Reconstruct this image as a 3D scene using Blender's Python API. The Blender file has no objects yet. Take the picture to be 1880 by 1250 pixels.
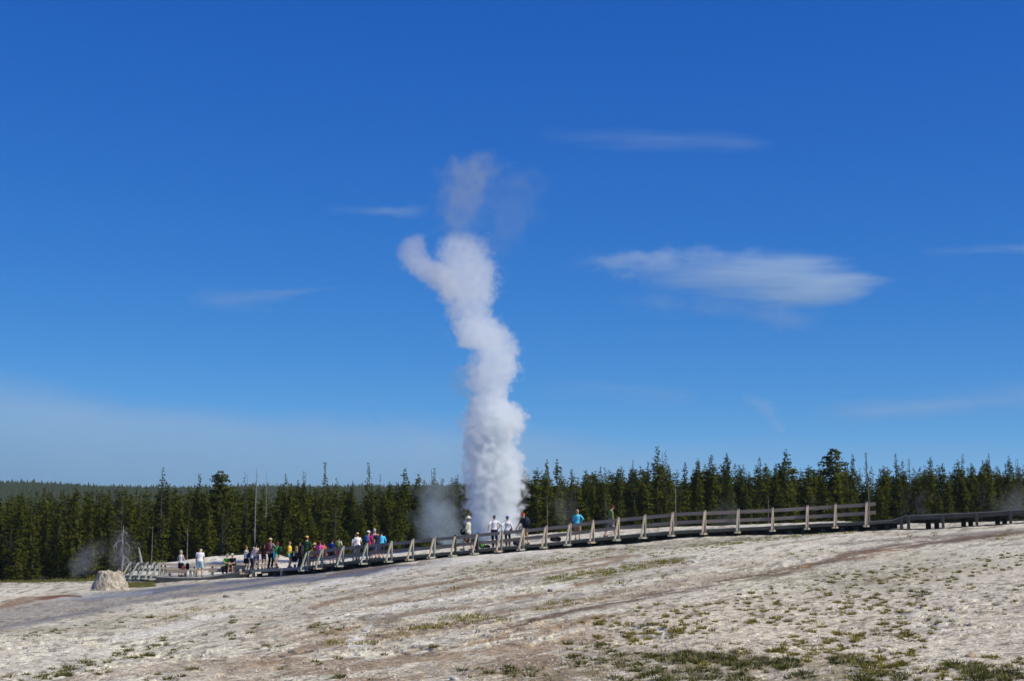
import bpy, math, random
import numpy as np
from mathutils import Vector, Matrix, Quaternion
random.seed(7); rng = np.random.default_rng(7)
SC = bpy.context.scene
COL = SC.collection
R = math.radians

# ------------------------------------------------------------------ camera model (metres, camera at the origin)
FPX, CX, CY, PITCH = 2800.0, 940.0, 625.0, math.atan(325/2800)
cP, sP = math.cos(PITCH), math.sin(PITCH)
def P(x, y, Y):
    cx, cy = (x-CX)/FPX, (CY-y)/FPX
    k = Y/(cP - sP*cy)
    return np.array((cx*k, Y, (sP + cP*cy)*k))
def proj(X, Y, Z):
    d = Y*cP + Z*sP
    return CX + FPX*X/d, CY - FPX*(Z*cP - Y*sP)/d
cam = bpy.data.objects.new('camera', bpy.data.cameras.new('camera')); COL.objects.link(cam)
cam.data.sensor_width = 36; cam.data.lens = 36*FPX/1880
cam.rotation_euler = (math.pi/2 + PITCH, 0, 0)
cam.data.clip_start = 0.5; cam.data.clip_end = 60000
SC.camera = cam

# ------------------------------------------------------------------ light
SUN_EL, SUN_AZ = R(47), R(115)         # azimuth clockwise from the view direction: the sun stands to the right
S = Vector((math.sin(SUN_AZ)*math.cos(SUN_EL), math.cos(SUN_AZ)*math.cos(SUN_EL), math.sin(SUN_EL)))
sun = bpy.data.objects.new('sun', bpy.data.lights.new('sun', 'SUN')); COL.objects.link(sun)
sun.data.energy = 5.0; sun.data.angle = R(0.53); sun.data.color = (1.0, 0.93, 0.76)
sun.rotation_euler = S.to_track_quat('Z', 'Y').to_euler()
W = bpy.data.worlds.new('World'); SC.world = W; W.use_nodes = True
nt = W.node_tree; nt.nodes.clear()
sky = nt.nodes.new('ShaderNodeTexSky'); sky.sky_type = 'NISHITA'; sky.sun_disc = False
sky.sun_elevation = SUN_EL; sky.sun_rotation = SUN_AZ
sky.altitude = 2200; sky.air_density = 0.7; sky.dust_density = 0.0; sky.ozone_density = 6.0
bg = nt.nodes.new('ShaderNodeBackground'); bg.inputs['Strength'].default_value = 0.1
# the clear, deep colour of thin mountain air: each channel's own response
sp_ = nt.nodes.new('ShaderNodeSeparateColor'); cb_ = nt.nodes.new('ShaderNodeCombineColor'); nt.links.new(sky.outputs[0], sp_.inputs[0])
for i_, (g_, k_) in enumerate(((1.60, 1.22), (0.95, 0.85), (0.46, 0.88))):
    m1 = nt.nodes.new('ShaderNodeMath'); m1.operation = 'MULTIPLY'; m1.inputs[1].default_value = 0.09; nt.links.new(sp_.outputs[i_], m1.inputs[0])
    m2 = nt.nodes.new('ShaderNodeMath'); m2.operation = 'POWER'; m2.inputs[1].default_value = g_; nt.links.new(m1.outputs[0], m2.inputs[0])
    m3 = nt.nodes.new('ShaderNodeMath'); m3.operation = 'MULTIPLY'; m3.inputs[1].default_value = k_*10; nt.links.new(m2.outputs[0], m3.inputs[0]); nt.links.new(m3.outputs[0], cb_.inputs[i_])
wo = nt.nodes.new('ShaderNodeOutputWorld')
nt.links.new(cb_.outputs[0], bg.inputs[0]); nt.links.new(bg.outputs[0], wo.inputs[0])
SC.view_settings.view_transform = 'Standard'; SC.view_settings.look = 'None'
SC.view_settings.gamma = 1; SC.view_settings.use_curve_mapping = False; SC.view_settings.exposure = 0
SC.render.engine = 'CYCLES'
cy = SC.cycles
cy.max_bounces = 12; cy.diffuse_bounces = 2; cy.glossy_bounces = 1; cy.transmission_bounces = 2
cy.volume_bounces = 8; cy.transparent_max_bounces = 16
cy.volume_max_steps = 512
cy.use_denoising = True
cy.sample_clamp_indirect = 6

# ------------------------------------------------------------------ helpers
def tag(o, label=None, cat=None, group=None, kind=None):
    if label: o['label'] = label
    if cat: o['category'] = cat
    if group: o['group'] = group
    if kind: o['kind'] = kind
    return o
def empty(name, loc=(0,0,0), rz=0):
    o = bpy.data.objects.new(name, None); COL.objects.link(o)
    o.empty_display_size = 0.2
    o.location = loc; o.rotation_euler = (0,0,rz); return o
class MB:
    def __init__(s): s.v=[]; s.f=[]; s.n=0
    def add(s, v, f):
        v = np.asarray(v, float).reshape(-1,3); s.v.append(v)
        s.f += [tuple(i+s.n for i in q) for q in f]; s.n += len(v)
    def box(s, c, ax, ay, az):          # centre and three half-axis vectors
        c, ax, ay, az = [np.asarray(q, float) for q in (c, ax, ay, az)]
        v = [c+i*ax+j*ay+k*az for k in (-1,1) for j in (-1,1) for i in (-1,1)]
        s.add(v, [(0,2,3,1),(4,5,7,6),(0,1,5,4),(2,6,7,3),(0,4,6,2),(1,3,7,5)])
    def beam(s, a, b, w, h, up=(0,0,1)):
        a, b = np.asarray(a,float), np.asarray(b,float); d = b-a; L = np.linalg.norm(d); d/=L
        side = np.cross(d, up); side/=np.linalg.norm(side); u = np.cross(side, d)
        s.box((a+b)/2, d*L/2, side*w/2, u*h/2)
    def tube(s, pts, rad, n=8, cap=True):
        pts = [np.asarray(p,float) for p in pts]; m=len(pts); V=[]
        ref = np.array((0,0,1.0))
        for i,p in enumerate(pts):
            d = pts[min(i+1,m-1)]-pts[max(i-1,0)]; d = d/(np.linalg.norm(d)+1e-9)
            rf = ref if abs(d[2])<0.95 else np.array((0,1.0,0))
            a = np.cross(d, rf); a/=np.linalg.norm(a); b = np.cross(d,a)
            for k in range(n):
                t = 2*math.pi*k/n
                V.append(p + rad[i]*(math.cos(t)*a+math.sin(t)*b))
        F=[]
        for i in range(m-1):
            for k in range(n):
                F.append((i*n+k, i*n+(k+1)%n, (i+1)*n+(k+1)%n, (i+1)*n+k))
        if cap: F.append(tuple(range(n-1,-1,-1))); F.append(tuple((m-1)*n+k for k in range(n)))
        s.add(V,F)
    def ell(s, c, r, M=None, nu=14, nv=9, zmin=-1.0, e=1.0):
        V=[]; F=[]
        c=np.asarray(c,float)
        sg = lambda q: math.copysign(abs(q)**e, q)
        t0 = math.acos(max(-1,min(1,zmin)))
        for i in range(nv+1):
            th = 0.001+(t0-0.002)*i/nv
            for k in range(nu):
                ph = 2*math.pi*k/nu
                p = np.array((r[0]*sg(math.sin(th))*sg(math.cos(ph)), r[1]*sg(math.sin(th))*sg(math.sin(ph)), r[2]*sg(math.cos(th))))
                if M is not None: p = M@p
                V.append(c+p)
        for i in range(nv):
            for k in range(nu):
                F.append((i*nu+k,(i+1)*nu+k,(i+1)*nu+(k+1)%nu,i*nu+(k+1)%nu))
        F.append(tuple(range(nu))); F.append(tuple(nv*nu+k for k in range(nu-1,-1,-1)))
        s.add(V,F)
    def mesh(s, name):
        me = bpy.data.meshes.new(name)
        if s.v: me.from_pydata(np.concatenate(s.v).tolist(), [], s.f)
        me.update(); return me
    def build(s, name, mat, parent=None, smooth=False):
        return link(name, s.mesh(name), mat, parent, smooth)
def link(name, me, mat, parent=None, smooth=False):
    o = bpy.data.objects.new(name, me); COL.objects.link(o)
    if mat is not None and not me.materials: me.materials.append(mat)
    if parent is not None: o.parent = parent
    if smooth and len(me.polygons): me.polygons.foreach_set('use_smooth', [True]*len(me.polygons))
    return o
def fast_mesh(name, V, F):              # numpy verts, equal-sized faces
    me = bpy.data.meshes.new(name); V=np.asarray(V,np.float32); F=np.asarray(F,np.int32)
    me.vertices.add(len(V)); me.vertices.foreach_set('co', V.ravel())
    k = F.shape[1]
    me.loops.add(F.size); me.loops.foreach_set('vertex_index', F.ravel())
    me.polygons.add(len(F)); me.polygons.foreach_set('loop_start', np.arange(0,F.size,k,dtype=np.int32))
    me.update(calc_edges=True); return me

# shader wiring
class NT:
    def __init__(s, name):
        s.m = bpy.data.materials.new(name); s.m.use_nodes=True; s.t=s.m.node_tree; s.t.nodes.clear()
        s.out = s.t.nodes.new('ShaderNodeOutputMaterial')
    def n(s, typ, **kw):
        o = s.t.nodes.new(typ)
        for k,v in kw.items(): setattr(o,k,v)
        return o
    def set(s, sock, v):
        if hasattr(v,'links') or isinstance(v, bpy.types.NodeSocket): s.t.links.new(v, sock)
        else: sock.default_value = v
    def math(s, op, a, b=0.0, c=None, clamp=False):
        o = s.n('ShaderNodeMath', operation=op, use_clamp=clamp); s.set(o.inputs[0],a); s.set(o.inputs[1],b)
        if c is not None: s.set(o.inputs[2],c)
        return o.outputs[0]
    def vmath(s, op, a, b=(0,0,0)):
        o = s.n('ShaderNodeVectorMath', operation=op); s.set(o.inputs[0],a)
        if op=='SCALE': s.set(o.inputs['Scale'], b)
        else: s.set(o.inputs[1],b)
        return o.outputs[0]
    def noise(s, vec, scale, detail=3, rough=0.55, color=False):
        o = s.n('ShaderNodeTexNoise'); s.set(o.inputs['Vector'],vec); o.inputs['Scale'].default_value=scale
        o.inputs['Detail'].default_value=detail; o.inputs['Roughness'].default_value=rough
        return o.outputs['Color'] if color else o.outputs['Fac']
    def mix(s, f, a, b, blend='MIX'):
        o = s.n('ShaderNodeMix', data_type='RGBA', blend_type=blend); s.set(o.inputs[0],f); s.set(o.inputs[6],a); s.set(o.inputs[7],b)
        return o.outputs[2]
    def remap(s, v, a, b, c=0.0, d=1.0, smooth=False):
        o = s.n('ShaderNodeMapRange', clamp=True)
        if smooth: o.interpolation_type='SMOOTHSTEP'
        s.set(o.inputs[0],v)
        for i,q in enumerate((a,b,c,d)): s.set(o.inputs[i+1],q)
        return o.outputs[0]
    def curve(s, v, pts):
        o = s.n('ShaderNodeFloatCurve'); s.set(o.inputs['Value'],v); c = o.mapping.curves[0]
        c.points[0].location = pts[0]; c.points[1].location = pts[-1]
        for p in pts[1:-1]: c.points.new(p[0],p[1])
        o.mapping.update(); return o.outputs[0]
    def coord(s, k='Object'): return s.n('ShaderNodeTexCoord').outputs[k]
    def surf(s, color, rough=0.8, normal=None, spec=0.3, **kw):
        b = s.n('ShaderNodeBsdfPrincipled'); s.set(b.inputs['Base Color'],color); s.set(b.inputs['Roughness'],rough)
        b.inputs['Specular IOR Level'].default_value=spec
        if normal is not None: s.t.links.new(normal,b.inputs['Normal'])
        s.t.links.new(b.outputs[0], s.out.inputs['Surface']); return b
    def bump(s, h, strength=0.5, dist=0.02):
        o = s.n('ShaderNodeBump'); o.inputs['Strength'].default_value=strength; o.inputs['Distance'].default_value=dist
        s.set(o.inputs['Height'],h); return o.outputs[0]
def C(r,g,b): return (r,g,b,1)

def cloth(name, col, rough=0.9, var=0.12):
    t = NT(name); co=t.coord(); n=t.noise(co,14,3)
    c = t.mix(n, C(*[q*(1-var) for q in col]), C(*[min(1,q*(1+var)) for q in col]))
    t.surf(c, rough, t.bump(t.noise(co,11,2),0.35,0.012), spec=0.15); return t.m
_cl={}
def clothm(col):
    k=tuple(round(q,3) for q in col)
    if k not in _cl: _cl[k]=cloth('fabric', col)
    return _cl[k]
def wood(name, a, b, scale=(3,3,3), rough=0.85):
    t = NT(name); co=t.coord(); v=t.vmath('MULTIPLY',co,scale)
    n=t.noise(v,6,4,0.6); n2=t.noise(co,1.1,2)
    c=t.mix(n, C(*a), C(*b)); c=t.mix(t.remap(n2,0.35,0.7,0,0.5), c, C(*[q*0.62 for q in a]))
    t.surf(c, rough, t.bump(n,0.4,0.004)); return t.m

# ------------------------------------------------------------------ numpy noise
def _h(ix,iy,seed):
    n = (ix*374761393 + iy*668265263 + seed*974634777) & 0xffffffff
    n = ((n ^ (n>>13))*1274126177) & 0xffffffff
    return ((n ^ (n>>16)) & 0xffff)/65535.0
def vnoise(x,y,seed=0):
    ix=np.floor(x).astype(np.int64); iy=np.floor(y).astype(np.int64); fx=x-ix; fy=y-iy
    fx=fx*fx*fx*(fx*(fx*6-15)+10); fy=fy*fy*fy*(fy*(fy*6-15)+10)
    a=_h(ix,iy,seed);b=_h(ix+1,iy,seed);c=_h(ix,iy+1,seed);d=_h(ix+1,iy+1,seed)
    return (a*(1-fx)+b*fx)*(1-fy)+(c*(1-fx)+d*fx)*fy
def fbm(x,y,seed=0,oct=4,gain=0.5):
    s=0;a=1;t=0
    for i in range(oct):
        s=s+a*vnoise(x*2**i+i*17.3,y*2**i-i*9.1,seed+i); t+=a; a*=gain
    return s/t
def sstep(a,b,x):
    t=np.clip((x-a)/(b-a),0,1); return t*t*(3-2*t)

# ------------------------------------------------------------------ boardwalk line: front edge (pixel x, deck y, distance)
PATH=[(285,1058,98.5),(328,1060,98),(370,1060,97.4),(400,1056,97),(438,1049.5,96.4),(460,1045,96),(520,1042,94.3),(560,1039.5,93.2),
 (590,1035.5,92.4),(620,1032,91.6),(660,1027.5,90.7),(700,1024,89.8),(752,1019.5,88.8),(800,1014.5,87.9),(860,1009.5,87),(905,1004.5,86.2),(950,1001,85.5),(990,997.5,84.9),
 (1050,991,84.1),(1100,986,83.4),(1150,981,82.7),(1200,977,82),(1250,973,81.4),(1300,970.5,80.8),(1400,966,79.9),(1500,960.5,79),(1600,956,78),(1640,953,77.6),
 (1662,946,77.3),(1700,944,76.8),(1800,939.6,75.8),(1880,934,75),(2000,928,74),(2120,922,73.2)]
PX=np.array([p[0] for p in PATH],float); PYD=np.array([p[1] for p in PATH]); PD=np.array([p[2] for p in PATH])
EDGE=np.array([P(*p) for p in PATH])
def Dof(x): return np.interp(x,PX,PD)
def edge_at(x): return P(x,np.interp(x,PX,PYD),Dof(x))
def nearest_edge(X,Y):
    best=None
    for i in range(len(EDGE)-1):
        a,b=EDGE[i],EDGE[i+1]; d=(b-a)[:2]; t=np.clip(((X-a[0])*d[0]+(Y-a[1])*d[1])/(d@d),0,1)
        q=a+t*(b-a); r=math.hypot(X-q[0],Y-q[1])
        if best is None or r<best[0]: best=(r,q)
    return best[1]
def tangent(x):
    a,b=edge_at(x-12),edge_at(x+12); d=b-a; d[2]=0; return d/np.linalg.norm(d)
def normal(x):                          # away from the deck, towards the viewer
    t=tangent(x); return np.array((t[1],-t[0],0))

# ------------------------------------------------------------------ terrain
def tab(*p): 
    xs=[q[0] for q in p]; ys=[q[1] for q in p]
    return lambda x: np.interp(x,xs,ys)
yb=tab((-900,1090),(0,1077),(150,1075),(240,1073),(285,1071),(350,1066.5),(430,1060.5),(500,1058),(520,1057),(600,1046.5),(700,1035),(760,1028),(800,1023.5),(860,1016),(900,1012.5),(960,1008.5),(1000,1006),(1100,998.7),(1180,992),(1250,984),(1300,981),(1400,978),(1500,975),(1600,970),(1650,969),(1700,968.5),(1800,963),(1880,957),(2100,944),(2800,920))
ys=tab((-900,1075),(0,1071),(200,1066),(230,1054),(246,1041),(262,1031),(285,1028),(328,1023),(379,1015),(413,1013),(445,1012.5),(500,1011.5),(515,1012),(530,1019),(550,1024),(600,1022),(640,1019),(700,1011),(732,1009),(780,1004.5),(820,1003),(868,996),(900,984),(940,980),(1000,974),(1042,969),(1085,968),(1144,965.5),(1260,963),(1375,960),(1434,956),(1504,954),(1612,953.5),(1660,955),(1700,957),(1880,953),(2100,945),(2800,930))
Ds=tab((-900,125),(285,125),(520,124),(560,114),(700,111),(900,106),(1100,101),(1400,97),(1700,92),(2100,88),(2800,85))
yt=tab((-900,1075),(0,1065),(250,1060),(400,1042),(600,1023),(900,1006),(1300,982),(1600,963),(1880,956),(2800,945))
Dt=tab((-900,205),(0,205),(600,195),(1200,190),(2800,190))
a_in=np.linspace(-0.352,0.352,860); a_out=np.linspace(0.36,0.75,60)
A=np.concatenate([-a_out[::-1],a_in,a_out])
vv=np.linspace(1/15.0,1/112.0,620)      # even steps on the picture
Yg=np.concatenate([np.array((-6,-2,2,5,8,10,11.5,12.5,13.2,13.8,14.2,14.6)),1/vv,np.linspace(113,215,90),np.array((225,240,260,290,330,400,500,700,1000,1400,2000,2450))])
colx=CX+A*FPX*(cP+sP*0.115)             # the pixel column of an azimuth, near the ground
Zg=np.zeros((len(Yg),len(A)))
def zpx(y,Y): return P(CX,y,Y)[2]
for j,(a,x) in enumerate(zip(A,colx)):
    D=Dof(x) if x>285 else 98.5
    zb=zpx(yb(x)+(2.5 if x>560 else 0.0),D)-0.03; dsx=Ds(x); zs=zpx(ys(x),dsx); dt=Dt(x); zt=zpx(yt(x),dt)
    back=D+(6.5 if x<450 else 3.2)
    K=[(-10,-1.62),(10,-1.63),(15,-1.66),(D-0.3,zb),(back,zb+0.05),(dsx,zs),(dsx+14,min(zs-0.7,(zs+zt)/2+0.2) if x>262 else (zs+zt)/2),(dt,zt),(dt+60,zt-0.2),(600,-9),(2500,-12)]
    Zg[:,j]=np.interp(Yg,[k[0] for k in K],[k[1] for k in K])
def smooth_axis(Z,sig,ax):
    k=np.arange(-int(3*sig),int(3*sig)+1); w=np.exp(-k*k/(2*sig*sig)); w/=w.sum(); n=len(k)//2
    Zp=np.pad(Z,[(n,n) if i==ax else (0,0) for i in (0,1)],mode='edge')
    return np.apply_along_axis(lambda q: np.convolve(q,w,'valid'),ax,Zp)
Zg=smooth_axis(Zg,5,1)
lo=Zg.copy(); Zs=smooth_axis(Zg,4,0)
sel=(Yg>20)&(Yg<212); Zg[sel]=Zs[sel]
XX=A[None,:]*np.maximum(Yg,6)[:,None]; YY=np.repeat(Yg[:,None],len(A),1)
BASEZ=Zg.copy()
fade=sstep(250,200,YY)
Zg=Zg+fade*(0.16*(fbm(XX/5,YY/6,3,3)-0.5)*sstep(14,22,YY)+0.05*(fbm(XX/0.9,YY/1.1,5,3)-0.5))
QX,QY=proj(XX,np.maximum(YY,4),Zg)
# low terraces and flakes of sinter that run with the slope, small lumps
flow=fbm(QX/230,(QY+0.14*QX)/9,11,4)
fl=np.floor(flow*9)/9
rough=fbm(XX/0.22,YY/0.3,21,4,0.6)
lump=sstep(0.62,0.75,fbm(XX/0.5,YY/0.6,31,3))
plm=sstep(0.47,0.6,fbm(XX/4,YY/6,36,3)+.12*np.exp(-((QX-820)/170)**2-((QY-1180)/70)**2)); plate=np.floor(7*fbm(XX/1.3,YY/1.9,37,4,.5))/7
fine_=fbm(XX/0.11,YY/0.16,23,3,0.6); clod=sstep(0.55,0.8,fbm(XX/0.28,YY/0.34,33,4,0.6))*sstep(0.45,0.6,fbm(QX/150,(QY+0.14*QX)/11,35,3))
Zg=Zg+fade*(0.035*(fl-0.5)+0.018*(rough-0.5)+0.022*(fine_-0.5)*sstep(45,20,YY)+0.012*lump*rough+0.030*clod*(0.3+rough)+0.24*(plate-.5)*plm*sstep(75,30,YY)*sstep(13,18,YY))
# a low eroded bank in the near ground
bank=np.exp(-((QY-(1196+0.02*(QX-1350)))/7.0)**2)*sstep(1100,1240,QX)*sstep(1500,1440,QX)
Zg=Zg+0.07*bank
QX,QY=proj(XX,np.maximum(YY,4),Zg)
PYM=np.minimum.accumulate(np.where(YY<5,1e5,QY),axis=0)
def gz(X,Y):
    a=np.asarray(X)/np.maximum(Y,6)
    j=np.clip(np.interp(a,A,np.arange(len(A))),0,len(A)-1.001); i=np.clip(np.interp(Y,Yg,np.arange(len(Yg))),0,len(Yg)-1.001)
    i0=np.floor(i).astype(int); j0=np.floor(j).astype(int); fi=i-i0; fj=j-j0
    return (Zg[i0,j0]*(1-fi)+Zg[i0+1,j0]*fi)*(1-fj)+(Zg[i0,j0+1]*(1-fi)+Zg[i0+1,j0+1]*fi)*fj
def ground_at(px,py):                   # first ground point a ray through the pixel meets
    X=np.empty(len(px)); Y=np.empty(len(px))
    j=np.clip(np.round(np.interp(px,colx,np.arange(len(A)))).astype(int),0,len(A)-1)
    for k in range(len(px)):
        col=PYM[:,j[k]]
        y=np.interp(-py[k],-col[8:],Yg[8:]); Y[k]=y; X[k]=(px[k]-CX)/FPX*(y*cP+gz(A[j[k]]*y,y)*sP)
    return X,Y,gz(X,Y)

# ---- ground colours (reflectances), stains with their own shapes
def lerp(c,col,m): return c*(1-m[...,None])+np.array(col)*m[...,None]
warp=(fbm(QX/40,QY/9,41,3)-0.5)
def band(pts,soft=0.5,wob=10):
    xs=[p[0] for p in pts]; yc=np.interp(QX,xs,[p[1] for p in pts]); hw=np.interp(QX,xs,[p[2] for p in pts])
    inside=(QX>xs[0])&(QX<xs[-1])
    d=np.abs(QY+warp*wob-yc)/hw
    return sstep(1+soft,1-soft,d)*inside
def blob(x,y,rx,ry,soft=0.5): 
    d=np.hypot((QX+warp*30-x)/rx,(QY+warp*10-y)/ry); return sstep(1+soft,1-soft,d)
n1=fbm(XX/2.2,YY/3.0,51,5,0.55); n2=fbm(XX/0.35,YY/0.45,61,4,0.6); n3=fbm(QX/130,(QY+0.16*QX)/8,71,5,0.6)
c=np.ones(XX.shape+(3,))*np.array((0.49,0.465,0.395))
c=lerp(c,(0.60,0.57,0.49),sstep(0.45,0.7,n3)*0.7)
c=lerp(c,(0.42,0.365,0.28),sstep(0.5,0.7,n1)*0.6)
c=lerp(c,(0.19,0.175,0.16),sstep(0.56,0.78,fbm(QX/120,(QY+0.16*QX)/5,81,5,0.6))*0.5)
near=sstep(60,15,YY)
c=lerp(c,(0.52,0.465,0.38),blob(1400,1165,270,75)*0.85)
c=lerp(c,(0.52,0.485,0.42),blob(1780,1170,300,110)*0.75)
c=lerp(c,(0.54,0.51,0.45),blob(60,1225,190,40)*0.5)
soil=sstep(0.42,0.6,fbm(QX/120,(QY+0.12*QX)/14,91,5,0.6))
edge_=np.interp(QX,[900,1000,1120,1250,1400,1500,1640,1760,1880,2100],[1240,1182,1140,1112,1096,1084,1058,1034,1012,985])
bankm=sstep(-3,10,QY-edge_+warp*22)*(QX>900); c=lerp(c,(0.49,0.445,0.37),bankm*(.45+.3*sstep(.4,.6,n1)))
c=lerp(c,(0.27,0.215,0.16),np.exp(-((QY-edge_+warp*22-2)/3.2)**2)*(QX>900)*sstep(.42,.6,n2)*.6)
st2=fbm(QX/110,(QY+0.19*QX)/5,92,5,0.6); c=lerp(c,(0.29,0.215,0.15),np.maximum(blob(760,1235,360,60),blob(980,1190,160,45))*sstep(0.36,0.56,st2*.6+soil*.4)*0.85)
c=lerp(c,(0.20,0.155,0.105),blob(1200,1240,400,44)*sstep(0.35,0.55,st2*.5+.5*n2)*0.85)
c=lerp(c,(0.31,0.24,0.18),band([(-50,1275,10),(300,1222,9),(600,1180,8),(900,1128,7),(1240,1078,6),(1500,1042,6)],0.9,24)*soil*0.6)
# brown seep that comes down from the boardwalk's far end
for sl_,off_,w_s in ((.22,1235,5),(.20,1262,7),(.19,1212,4),(.21,1290,9),(.18,1330,8)):
    ln_=np.abs(QY+.17*QX-(.17-sl_)*(QX-500)*.4-off_-14*(fbm(QX/160,QY/60,int(off_),3)-.5)*2)/w_s
    c=lerp(c,(0.25,0.185,0.125),sstep(1.4,.3,ln_)*sstep(.40,.55,fbm(QX/60,(QY+.17*QX)/4,int(off_)+3,4,.6))*sstep(330,560,QX)*sstep(1300,1080,QX)*.95)
br=band([(900,1160,3),(1050,1120,5),(1200,1092,6),(1300,1072,7),(1420,1052,7),(1500,1036,6),(1560,1020,8),(1640,1004,6),(1760,990,4),(1960,966,3)],0.7,9)
fs=fbm(QX/90,(QY+0.145*QX)/3.2,121,4,0.6); c=lerp(c,(0.125,0.085,0.06),br*sstep(0.30,0.48,fs+.35*(n2-.5))*0.97)
c=lerp(c,(0.23,0.12,0.05),band([(1450,1046,3),(1520,1030,6),(1600,1018,5),(1700,1004,3)],0.8,14)*sstep(0.5,0.62,n2)*0.8)
c=lerp(c,(0.15,0.12,0.11),band([(1520,1000,1.5),(1640,990,2.5),(1760,982,3),(1900,970,3)],0.8,6)*0.7)
# wet run-off channel
ch=band([(-400,1190,30),(-50,1142,24),(0,1136,21),(100,1117,19),(180,1104,17),(230,1096,14),(300,1088,12),(400,1077,9),(500,1068,9),(600,1057,8),(700,1045,7),(770,1037,5),(830,1028,2)],0.35,7)
c=lerp(c,(0.27,0.255,0.235),ch*0.9)
st=sstep(0.42,0.62,fbm(QX/160,(QY+0.15*QX)/5,101,4,0.55))
wet1=band([(-60,1162,5),(80,1140,5),(160,1124,6),(240,1109,6),(300,1099,6),(420,1082,6),(520,1069,6),(640,1054,5),(760,1039,4)],0.6,7)
wet2=band([(130,1100,4),(230,1090,7),(330,1078,6),(450,1068,5),(520,1062,4),(600,1052,4)],0.6,7)
wet=np.clip(np.maximum(wet1,wet2)*(0.55+0.6*st),0,1)*ch**0.5
c=lerp(c,(0.095,0.10,0.12),wet*0.8)
c=lerp(c,(0.11,0.085,0.075),band([(600,1056,3),(640,1048,4),(720,1040,4),(780,1035,2)],0.6,6)*0.8)
c=lerp(c,(0.33,0.34,0.36),band([(60,1098,2),(150,1094,6),(220,1092,5),(280,1086,2)],0.8,5)*0.5)
og=band([(-40,1117,3),(0,1113,4),(22,1107,7),(45,1101,7),(70,1098,4),(120,1094,2.5),(150,1093,1)],0.5,5)
c=lerp(c,(0.19,0.11,0.055),og*.75*sstep(75,40,QX)); c=lerp(c,(0.15,0.075,0.045),og*sstep(40,80,QX))
# white crusts and the small dry channel in the middle
wh=np.maximum.reduce([band([(640,1182,6),(662,1176,8),(690,1128,5),(740,1110,2.5),(830,1096,2),(900,1086,2),(960,1078,1)],0.6,5),blob(655,1176,12,9),blob(1030,1078,25,4),
    band([(560,1080,2),(760,1042,6),(860,1026,6),(960,1014,4),(1010,1010,2)],0.8,10)*0.7,band([(200,1175,4),(330,1146,7),(420,1128,4)],0.8,8)*0.7,blob(1700,1140,70,25)*.4*sstep(0.5,0.6,n2)])
c=lerp(c,(0.60,0.59,0.575),wh*0.8)
c=lerp(c,(0.21,0.185,0.16),blob(705,1136,42,11,0.4)*0.8)
c=lerp(c,(0.22,0.20,0.19),band([(880,1125,3),(960,1110,9),(1050,1093,8),(1130,1080,3)],0.7,12)*sstep(0.42,0.6,n2)*0.75)
c=lerp(c,(0.60,0.565,0.50),sstep(99,104,YY)*sstep(150,130,YY)*0.9)
# thin green growth: strips of moss and short grass
moss=np.maximum.reduce([band([(980,1072,4),(1060,1058,7),(1150,1044,8),(1240,1028,5),(1280,1020,2)],0.7,10)*0.55,band([(1080,1012,3),(1250,1000,5),(1420,985,4),(1560,974,4),(1660,969,2)],0.8,6)*0.6,
   band([(820,1048,5),(920,1036,10),(1050,1022,9),(1150,1012,4)],0.9,12)*0.25,band([(-60,1170,5),(60,1160,8),(200,1142,8),(270,1130,3)],0.8,10)*0.3,
   blob(1340,1232,300,26)*0.35,blob(1590,1250,110,40)*0.4,blob(1840,1250,140,25)*0.35,blob(1560,1062,190,22)*0.3,blob(1720,1035,120,18)*0.25,band([(-300,1071,5),(0,1069,4),(160,1067,4),(235,1068,3),(300,1060,3)],0.7,4)*0.8])
gm=moss*sstep(0.35,0.65,n2)*1.6
c=lerp(c,(0.115,0.115,0.045),np.clip(gm,0,0.85))
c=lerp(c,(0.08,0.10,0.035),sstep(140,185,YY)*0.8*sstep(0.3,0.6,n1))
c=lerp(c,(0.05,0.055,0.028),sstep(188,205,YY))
sk=sstep(0.57,0.68,fbm(QX/17,(QY+0.16*QX)/2.8,131,4,0.62)); c=lerp(c,(0.15,0.125,0.09),sk*0.65*(1-wh)*(1-wet))
ck=np.abs(fbm(XX/1.1,YY/1.6,141,4,0.55)-0.5); c=lerp(c,(0.10,0.085,0.07),sstep(0.010,0.002,ck)*0.6*sstep(0.5,0.62,fbm(XX/3,YY/4,143,2))*sstep(70,30,YY))
c=np.minimum(c*np.array((1.19,1.17,1.10)),.78)*(0.72+0.56*n2)[...,None]*(0.8+0.4*fbm(XX/.12,YY/.2,151,3,.6))[...,None]
nr,nc=Zg.shape
idx=np.arange(nr*nc).reshape(nr,nc)
F=np.stack([idx[:-1,:-1],idx[:-1,1:],idx[1:,1:],idx[1:,:-1]],-1).reshape(-1,4)
me=fast_mesh('ground',np.stack([XX,YY,Zg],-1).reshape(-1,3),F)
ca=me.color_attributes.new('stain','FLOAT_COLOR','POINT')
ca.data.foreach_set('color',np.concatenate([c,np.ones(c.shape[:2]+(1,))],-1).astype(np.float32).ravel())
wa=me.attributes.new('wet','FLOAT','POINT'); wa.data.foreach_set('value',np.clip(wet,0,1).astype(np.float32).ravel())
t=NT('sinter ground'); co=t.coord()
at=t.n('ShaderNodeAttribute',attribute_name='stain').outputs['Color']; w_=t.n('ShaderNodeAttribute',attribute_name='wet').outputs['Fac']
f1=t.noise(co,9,5,0.65); f2=t.noise(co,38,3,0.6)
vo=t.n('ShaderNodeTexVoronoi'); vo.feature='F1'; t.set(vo.inputs['Vector'],t.vmath('MULTIPLY',co,(1,0.8,1))); vo.inputs['Scale'].default_value=14
k=t.math('MULTIPLY',t.remap(f1,0.3,0.7,0.55,1.32),t.remap(f2,0.3,0.7,0.6,1.35))
mm=t.mix(1.0,at,(0,0,0,1),'MULTIPLY'); 
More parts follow.
